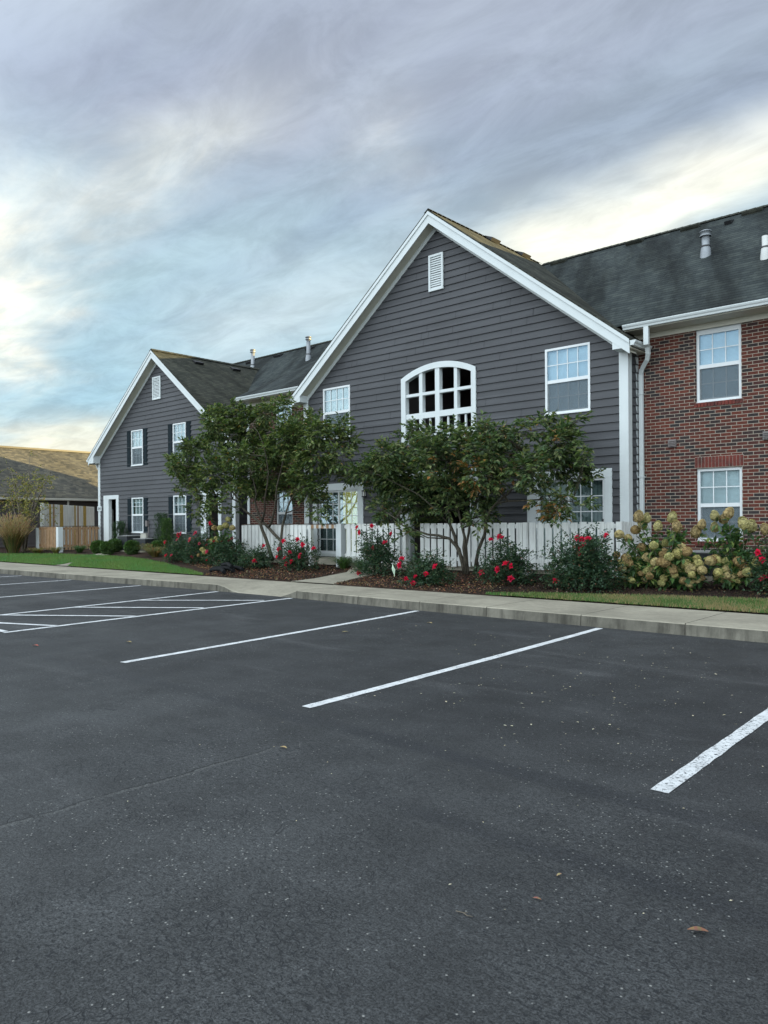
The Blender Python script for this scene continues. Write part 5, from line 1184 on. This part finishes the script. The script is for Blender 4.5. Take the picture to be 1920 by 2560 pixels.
rose_bush((-19.6, 13.6, .32), .75, .5, .95, 'rose bush with pink and red blooms behind the yellowing hydrangea', B1[0:3]+B1[6:7]+B1[9:10], 38, 1.2, .1, (0, 3, 3, 4), 8)
rose_bush((-21.1, 13.9, .34), .80, .5, .80, 'leftmost rose bush of the bed, next to the lawn edge', B1[3:4]+B1[7:9]+B1[10:11], 39, 1.2, .1, (0, 3, 2), 5)
rose_bush((-3.55, 13.5, .30), .30, .35, .95, 'rose bush at the right edge of the photo, right of the hydrangeas', BR7, 40, 1.3)

# hydrangeas
HPAL = [(.55, (0.039, 0.091, 0.029), .3), (.3, (0.072, 0.143, 0.039), .3), (.15, (0.143, 0.195, 0.046), .3)]
def head_mesh(r, R, H, colr):
    mb = MB(); mb.usecol = True; n = 230
    for i in range(n):
        z = 1-2*(i+.5)/n; t = i*2.39996; k = sqrt(1-z*z)*(1.08-.22*z); p = Vector((cos(t)*k*R, sin(t)*k*R, z*H)); d = p.normalized()
        kk = r.uniform(.45, 1.35); c = tuple(min(1, q*kk) for q in colr); s = r.uniform(.8, 1.15)*R*.28; a = d.cross(Vector((.3, .2, 1))).normalized(); u = d.cross(a); th = r.uniform(0, pi)
        a2 = a*cos(th)+u*sin(th); u2 = d.cross(a2); p = p*(1+r.uniform(-.10, .10)); o = d*s*.35; b0 = len(mb.v)
        mb.v += [tuple(p), tuple(p+a2*s+o), tuple(p+(a2+u2)*s*.6+o), tuple(p+u2*s+o), tuple(p+(u2-a2)*s*.6+o), tuple(p-a2*s+o), tuple(p-(a2+u2)*s*.6+o), tuple(p-u2*s+o), tuple(p+(a2-u2)*s*.6+o)]
        for k2 in range(1, 9): mb._f((b0, b0+k2, b0+1+(k2 % 8)), 0, False)
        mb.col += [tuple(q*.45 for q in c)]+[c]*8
    core = len(mb.v); return mb.mesh('flower_head', [M_petal])
rh = random.Random(6)
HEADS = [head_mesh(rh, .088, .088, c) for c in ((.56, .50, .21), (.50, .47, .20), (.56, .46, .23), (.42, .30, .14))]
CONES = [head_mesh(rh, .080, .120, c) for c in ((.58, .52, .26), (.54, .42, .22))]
def hydrangea(base, ctrs, heads, label, seed, tall_z=1.3, leafn=1.0, rxm=.5):
    r = random.Random(seed); T = thing('hydrangea', base, label, 'hydrangea'); b = Vector(base); st = MB(); lf = MB(); lf.usecol = True
    for q in heads:
        p = Vector(q); m = b.lerp(p, .55)+Vector((r.uniform(-.05, .05), .05, .05)); m2 = p-Vector((0, 0, .06)); st.tube([b+Vector((r.uniform(-.1, .1), 0, 0)), m, m2], [.009, .006, .004], 5, cap=False)
        for t in ([.45, .6, .75, .9] if p.z > tall_z-.1 else [.7, .85, .95]):
            c = (m.lerp(m2, (t-.4)/.6) if t > .4 else m)
            for _ in range(3):
                d = rnd_dir(r, -.05); lf.leaf(c+d*.02, (d+Vector((0, 0, -.25))), r.uniform(.11, .17), r.uniform(.06, .085), leafcol(r, HPAL), r.uniform(-.5, .5), .08)
    for (cx, cy, cz, rx, rz) in ctrs:
        for _ in range(int(620*leafn*rx*rz*1.5/.25)):
            d = rnd_dir(r); k = r.random()**.45; p = Vector((cx+d.x*rx*k, cy+.05+d.y*.32*k, cz+d.z*rz*k))
            if p.z < b.z+.02: continue
            lf.leaf(p, rnd_dir(r, -.1), r.uniform(.10, .16), r.uniform(.055, .085), leafcol(r, HPAL), r.uniform(-.8, .8), .08)
    part('stems', st, M_bark2, T); part('foliage', lf, M_leaf, T)
    for q in heads:
        tall = q[2] > tall_z; o = bpy.data.objects.new('flower_head', r.choice(CONES if tall else HEADS)); C.objects.link(o); o.parent = T
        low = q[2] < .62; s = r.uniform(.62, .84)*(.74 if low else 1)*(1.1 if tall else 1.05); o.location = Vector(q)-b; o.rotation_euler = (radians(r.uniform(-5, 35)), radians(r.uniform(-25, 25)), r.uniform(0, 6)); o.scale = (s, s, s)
    return T
hydrangea((-5.35, 13.45, .30), [(-5.55, 13.45, .72, .55, .38), (-4.95, 13.45, .65, .42, .30), (-5.1, 13.5, 1.2, .12, .2)] , HA + [(rh.uniform(-6.0, -4.6), rh.uniform(13.0, 13.35), rh.uniform(.42, .95)) for _ in range(26)], 'large hydrangea with many tan and lime flower heads at the corner of the brick wall', 51, 1.38)
hydrangea((-4.15, 13.75, .33), [(-4.2, 13.7, .75, .38, .35), (-4.25, 13.7, 1.2, .14, .28)] , HB + [(rh.uniform(-4.5, -3.8), rh.uniform(13.4, 13.65), rh.uniform(.45, .85)) for _ in range(12)], 'tall hydrangea with cone heads rising before the lower brick-wall window', 52, 1.28, .8)
hydrangea((-18.4, 13.3, .30), [(-18.3, 13.3, .9, .45, .35)], H1, 'yellowing hydrangea among the roses left of the left tree', 53, 1.7, .6)

# clipped box balls, upright evergreens, strappy clumps
BPAL = [(.6, (0.038, 0.084, 0.022), .3), (.3, (0.068, 0.135, 0.030), .3), (.1, (0.108, 0.162, 0.041), .3)]
def ball_shrub(base, R, label, seed):
    r = random.Random(seed); T = thing('box_shrub', base, label, 'shrub'); b = Vector(base); lf = MB(); lf.usecol = True; st = MB()
    for i in range(6): a = i*1.05; st.tube([b, b+Vector((cos(a)*R*.5, sin(a)*R*.5, R))], [.012, .005], 4)
    for _ in range(3000):
        d = rnd_dir(r); k = r.random()**.25*(1+.05*sin(d.x*7)+.05*cos(d.z*9)); p = b+Vector((d.x*R*k, d.y*R*k, R*.92+d.z*R*.92*k)); lf.leaf(p, (d+rnd_dir(r)*.8), .055, .036, leafcol(r, BPAL), r.uniform(-1, 1), .1)
    part('stems', st, M_bark, T); part('foliage', lf, M_leaf, T)
ball_shrub((-28.0, 14.65, .41), .275, 'leftmost round clipped box shrub by the white door casing', 61)
ball_shrub((-27.1, 14.55, .40), .27, 'round clipped box shrub right of its twin near the white door casing', 62)
ball_shrub((-27.75, 15.2, .45), .28, 'round clipped box shrub behind the other two by the door casing', 65)
ball_shrub((-25.75, 14.8, .42), .28, 'round clipped box shrub in front of the air conditioner', 63)
ball_shrub((-24.2, 14.95, .43), .28, 'round box shrub beside the strappy yellow-green clump', 64)
def upright(base, h, R, label, seed, pal=BPAL):
    r = random.Random(seed); T = thing('upright_shrub', base, label, 'shrub'); b = Vector(base); lf = MB(); lf.usecol = True; st = MB(); st.tube([b, b+Vector((0, 0, h*.85))], [.025, .008], 5)
    for _ in range(1100):
        z = r.random()**.9; a = r.uniform(0, 2*pi); k = R*r.random()**.5*(1-.45*abs(z-.45)*1.6)*(1+.3*sin(a*3+z*9)); p = b+Vector((cos(a)*k, sin(a)*k, z*h+.03)); spray(lf, r, p, Vector((cos(a)*.4, sin(a)*.4, 1)), 3, .05, .022, pal, .03, 0)
    part('stem', st, M_bark, T); part('foliage', lf, M_leaf, T)
DPAL = [(.7, (0.023, 0.055, 0.021), .3), (.3, (0.042, 0.081, 0.029), .3)]
upright((-28.75, 16.0, .49), 1.05, .30, 'upright dark evergreen beside the white door casing', 71, DPAL)
upright((-25.55, 15.95, .49), 1.35, .30, 'upright dark evergreen before the right ground floor shuttered window', 72, DPAL)
upright((-25.0, 15.8, .47), 1.15, .24, 'slim upright evergreen right of its darker neighbour under the shuttered window', 73, BPAL)
def strappy(base, R, h, label, seed, cols, n=260, name='strappy_plant', cat='plant', w=.012):
    r = random.Random(seed); mb = MB(); mb.usecol = True
    for _ in range(n):
        a = r.uniform(0, 2*pi); o = Vector((cos(a), sin(a), 0)); hh = h*r.uniform(.6, 1.1); rr_ = R*r.uniform(.3, 1.1); b0 = o*R*.25*r.random(); side = Vector((-o.y, o.x, 0))*w*.5
        c = cols[int(r.random()*len(cols))]; c = tuple(q*r.uniform(.75, 1.25) for q in c)
        P_ = [b0, b0+o*rr_*.35+Vector((0, 0, hh*.62)), b0+o*rr_*.75+Vector((0, 0, hh*.92)), b0+o*rr_+Vector((0, 0, hh*.72))]; i0 = len(mb.v); ww = [1, 1, .8, .15]
        for p, k in zip(P_, ww): mb.v += [tuple(p-side*k), tuple(p+side*k)]; mb.col += [c, c]
        for k in range(3): mb._f((i0+2*k, i0+2*k+1, i0+2*k+3, i0+2*k+2), 0, False)
    return solo(name, mb, M_leaf, base, label, cat)
GR = [(.04, .09, .02), (.06, .12, .03), (.03, .06, .015)]; YG = [(.12, .13, .04), (.20, .16, .05), (.07, .10, .03), (.22, .12, .05)]
strappy((-13.75, 13.85, .33), .42, .34, 'green strappy daylily clump at the foot of the gate post', 81, GR)
strappy((-13.0, 13.75, .33), .32, .25, 'low strappy clump beside the garden walk, right of the daylily', 82, GR, 160)
strappy((-24.5, 14.9, .43), .55, .42, 'strappy clump with yellow and tan blades left of the roses', 83, YG, 420)
strappy((-23.5, 14.4, .39), .50, .36, 'browning strappy clump between the box shrub and the first rose', 84, YG, 340)
strappy((-29.6, 14.7, .41), .40, .30, 'green strappy clump at the end of the brown-board fence', 85, GR, 300)
strappy((-31.9, 14.0, .35), .55, .25, 'low brownish clump below the brown-board fence', 86, YG, 260)
strappy((-30.4, 14.1, .36), .35, .30, 'yellow-green clump in front of the white fence post', 87, YG, 220)
# ornamental grass with plumes
r = random.Random(9); og = thing('ornamental_grass', (-33.3, 13.6, .30), 'tall tan plumed ornamental grass clump in front of the garage wall', 'ornamental grass'); mb = MB(); mb.usecol = True; pm = MB(); pm.usecol = True
for i in range(1500):
    a = r.uniform(0, 2*pi); k = r.random()**.6; o = Vector((cos(a), sin(a)*.6, 0)); plume = i < 430; hh = r.uniform(1.15, 1.75)*(1-.30*k*k) if plume else r.uniform(.4, 1.05); lean = (1.5 if plume else 1.3)*k*hh*.62*r.uniform(.6, 1.2)
    b0 = Vector((-33.3, 13.6, .30))+o*.30*r.random(); c = r.choice([(.20, .13, .06), (.26, .17, .09), (.16, .12, .05)]) if plume else r.choice([(.05, .08, .025), (.09, .10, .03), (.14, .11, .045), (.035, .055, .02)])
    c = tuple(q*r.uniform(.75, 1.25) for q in c); side = Vector((-o.y, o.x, 0)).normalized()*(.007 if plume else .010); P_ = [b0, b0+o*lean*.35+Vector((0, 0, hh*.55)), b0+o*lean*.75+Vector((0, 0, hh*.86)), b0+o*lean+Vector((0, 0, hh*(1.0 if plume else .85)))]
    i0 = len(mb.v)
    for p, q in zip(P_, (1, .9, .7, .2)): mb.v += [tuple(p-side*q), tuple(p+side*q)]; mb.col += [c, c]
    for q in range(3): mb._f((i0+2*q, i0+2*q+1, i0+2*q+3, i0+2*q+2), 0, False)
    if plume:
        e, d = P_[3], (P_[3]-P_[2]).normalized()
        for j in range(7): pc = tuple(q*r.uniform(.8, 1.2) for q in (.44, .33, .20)); pm.leaf(e-d*.05*j, (d+rnd_dir(r)*.22), .12, .022, pc, r.uniform(-1, 1), .1)
part('blades', mb, M_leaf, og); part('plumes', pm, M_petal, og)

# ------------------------------------------------------------------ small things in the beds
def ac_unit(loc, w, h, label, lid=M_aclid):
    T = thing('air_conditioner', loc, label, 'air conditioner'); x, y, z = loc; mb = MB(); mb.box(x-w/2, x+w/2, y-w/2, y+w/2, z+.05, z+h-.03)
    for i in range(int(h/.05)-2): zz = z+.09+i*.05; mb.box(x-w/2-.008, x+w/2+.008, y-w/2-.008, y+w/2+.008, zz, zz+.018)
    part('casing', mb, M_acm, T); mb = MB(); mb.box(x-w/2-.02, x+w/2+.02, y-w/2-.02, y+w/2+.02, z+h-.02, z+h); mb.lathe([(w*.42, h), (w*.42, h+.012), (w*.36, h+.014)], (x, y, z), 20); part('lid', mb, lid, T)
    mb = MB(); mb.box(x-w/2-.08, x+w/2+.08, y-w/2-.08, y+w/2+.08, z-.06, z+.05); part('pad', mb, M_conc, T); return T
ac_unit((-27.58, 15.8, .47), .70, .62, 'tall dark air conditioner with pale lid beside a beige panel under the window')
ac_unit((-26.22, 15.8, .47), .84, .52, 'lower dark air conditioner right of the beige panel, under the siding')
ac_unit((-5.25, 14.9, .42), .80, .50, 'air conditioner with grey lid half hidden behind the hydrangeas')
mb = MB(); mb.box(-.2, .2, -.03, .03, 0, .68); mb.box(-.22, .22, -.045, .045, .68, .70); mb.box(-.2, .2, -.042, -.030, .05, .62); solo('utility_panel', mb, M_beige, (-26.93, 16.0, .48), 'beige utility panel standing between the two air conditioners', 'panel')
def flag(loc, m, label):
    T = thing('marker_flag', loc, label, 'marker flag'); x, y, z = loc; mb = MB(); mb.tube([(x, y, z-.05), (x+.01, y, z+.42)], .0035, 5); part('wire', mb, M_dark, T)
    mb = MB(); n = 5; prev = None
    for i in range(n+1):
        t = i/n; a = (x+.01+.055*t, y-.02*sin(t*4), z+.41-.16*t); b_ = (x+.01+.035*t-.01, y-.025*sin(t*4+1), z+.28-.20*t)
        if prev: mb.prism([prev[0], a, b_, prev[1]], (0, .0015, 0))
        prev = (a, b_)
    part('flag_sheet', mb, m, T)
flag((-16.5, 13.1, .27), M_flag, 'lime green marker flag in the mulch under the left tree'); flag((-11.05, 12.65, .23), M_flagw, 'pale green marker flag standing in the mulch near the garden walk')
# black corrugated drain pipe loops
mb = MB()
for j, (yo, zo, sc) in enumerate(((12.62, .30, 1.0), (12.42, .29, .95), (12.25, .27, .85), (12.55, .40, .8))):
    P_ = [(-17.55+.08*j + t*1.25*sc, yo-.1+.22*sin(t*2.8+j*.5), zo-.02+.05*sin(t*3)) for t in [i/40 for i in range(41)]]
    mb.tube(P_, [.052+.006*(i % 2) for i in range(41)], 9)
solo('drain_pipe', mb, M_pipe, (0, 0, 0), 'coiled black corrugated drain pipe lying on the mulch at the tip of the lawn', 'pipe')
lp = thing('solar_light', (-33.15, 14.5, .34), 'small solar stake light before the left white fence post', 'solar light'); mb = MB(); mb.tube([(-33.0, 14.45, 1.46), (-33.0, 14.45, 1.60)], .012, 6); part('stake', mb, M_dark, lp); mb = MB(); mb.lathe([(.02, 0), (.09, .02), (.09, .035), (.01, .05)], (-33.0, 14.45, 1.60), 12); part('shade', mb, M_dark, lp)

# mulch chips and leaf litter (nobody could count it)
r = random.Random(77); mb = MB(); mb.usecol = True
for i in range(30000):
    x = r.uniform(-22, -1.5) if i % 5 else r.uniform(-33, -22); y = 11.72+abs(r.gauss(0, 1))*1.3 if r.random() < .6 else r.uniform(11.72, 14.1)
    if x > -8 and y < 11.9+min(1.0, (x+8)*.3): continue
    if x < -17 and y < 12.2+(-17-x)*.35 and x > -34: continue
    if -13.2 < x < -12.0 and y < 13.4: continue
    if y > 15: continue
    s = r.uniform(.010, .034); lit = r.random(); warm = .5+.5*sin(x*1.3)*cos(y*1.9+x*.6)
    if x < -8.2: c = r.choice([(.17, .085, .05), (.24, .13, .075), (.10, .055, .035), (.30, .19, .11)]) if r.random() < .35+.5*warm else (.03, .022, .018)
    else: c = r.choice([(.05, .035, .025), (.10, .065, .04), (.02, .016, .013), (.02, .016, .013)])
    if lit < .012: c = (.45, .42, .32)
    c = tuple(q*r.uniform(.7, 1.2) for q in c); mb.leaf(Vector((x, y, gz(y)+.018+r.uniform(0, .02))), Vector((r.uniform(-1, 1), r.uniform(-1, 1), r.uniform(-.25, .35))), s*1.6, s*.9, c, r.uniform(-1.2, 1.2), .2)
struct('mulch_chips', mb, M_litter, 'stuff')

# fallen leaves and petals on the asphalt
def fallen(col, L, Wd, r, curl=.35):
    mb = MB(); mb.usecol = True; n = 6
    for i in range(n):
        t0, t1 = i/n, (i+1)/n; w0, w1 = Wd*sin(pi*(t0*.92+.04))*.5, Wd*sin(pi*(t1*.92+.04))*.5; z0, z1 = curl*L*.25*sin(t0*3.0)+.004, curl*L*.25*sin(t1*3.0)+.004
        e = curl*Wd*.5
        for sg in (-1, 1):
            b0 = len(mb.v); mb.v += [(t0*L, 0, z0), (t1*L, 0, z1), (t1*L, sg*w1, z1+e*.5), (t0*L, sg*w0, z0+e*.5)]; mb._f((b0, b0+1, b0+2, b0+3) if sg > 0 else (b0+3, b0+2, b0+1, b0), 0, False); c = tuple(q*r.uniform(.8, 1.15) for q in col); mb.col += [c]*4
    return mb
r = random.Random(5)
for (x, y, L_, c, lb, rz) in ((-1.03, 2.80, .072, (.22, .13, .085), 'large curled brown leaf on the asphalt at lower right', .5), (-1.60, 2.87, .032, (.38, .26, .15), 'small tan leaf on the asphalt, highest of the three in the lower right', 1.4), (-1.58, 2.64, .036, (.26, .14, .09), 'small reddish leaf on the asphalt just below the tan one', .2),
        (-3.92, 3.33, .06, (.40, .30, .16), 'pale dry leaf in the middle of the driving lane', .1), (-9.6, 4.15, .10, (.40, .12, .08), 'reddish leaf near the end of the hatched bay line', .3), (-8.95, 5.05, .10, (.35, .28, .15), 'dry twig-like leaf in the bay right of the hatching', .2), (-7.4, 7.4, .09, (.42, .32, .18), 'pale leaf in the middle bay near its left line', .9), (-7.1, 8.9, .10, (.40, .30, .16), 'dry leaf in the middle bay close to the kerb', 0)):
    o = solo('fallen_leaf', fallen(c, L_, L_*.42, r, .4), M_litter, (x, y, .003), lb, 'leaf'); o.rotation_euler = (0, 0, rz)
pet = [fallen((.62, .58, .42), .028, .016, r, .3).mesh('petal', [M_litter]) for _ in range(4)]
for i in range(200):
    t = r.random()
    if t < .72: x, y = r.gauss(-3.1, .95), r.gauss(6.2, 1.7)
    elif t < .88: x, y = r.uniform(-8.0, -4.8), r.gauss(8.3, .8)
    else: x, y = r.uniform(-4, 0), r.uniform(2.2, 5); 
    if t >= .88 and r.random() < .5: continue
    if y > 9.9 or y < 1: continue
    o = bpy.data.objects.new('petal', pet[i % 4]); C.objects.link(o); o.location = (x, y, .006); o.rotation_euler = (r.uniform(-.2, .2), r.uniform(-.2, .2), r.uniform(0, 6.28)); s = r.uniform(.4, .95)*(.55 if y < 4.2 else 1); o.scale = (s, s*r.uniform(.7, 1.2), s)
    o['label'] = 'tiny pale petal lying on the dark asphalt'; o['category'] = 'petal'; o['group'] = 'pale petals scattered over the parking bays'
r = random.Random(15); mb = MB(); mb.tube([(0, 0, .005), (.03, .004, .007), (.055, -.002, .006), (.075, .003, .008)], [.002, .0018, .0016, .001], 5); mb.tube([(.03, .004, .007), (.045, .014, .008)], [.0014, .001], 4)
tg = solo('twig', mb, M_bark2, (-1.75, 2.36, .001), 'thin dry twig on the asphalt near the bottom of the photo', 'twig')
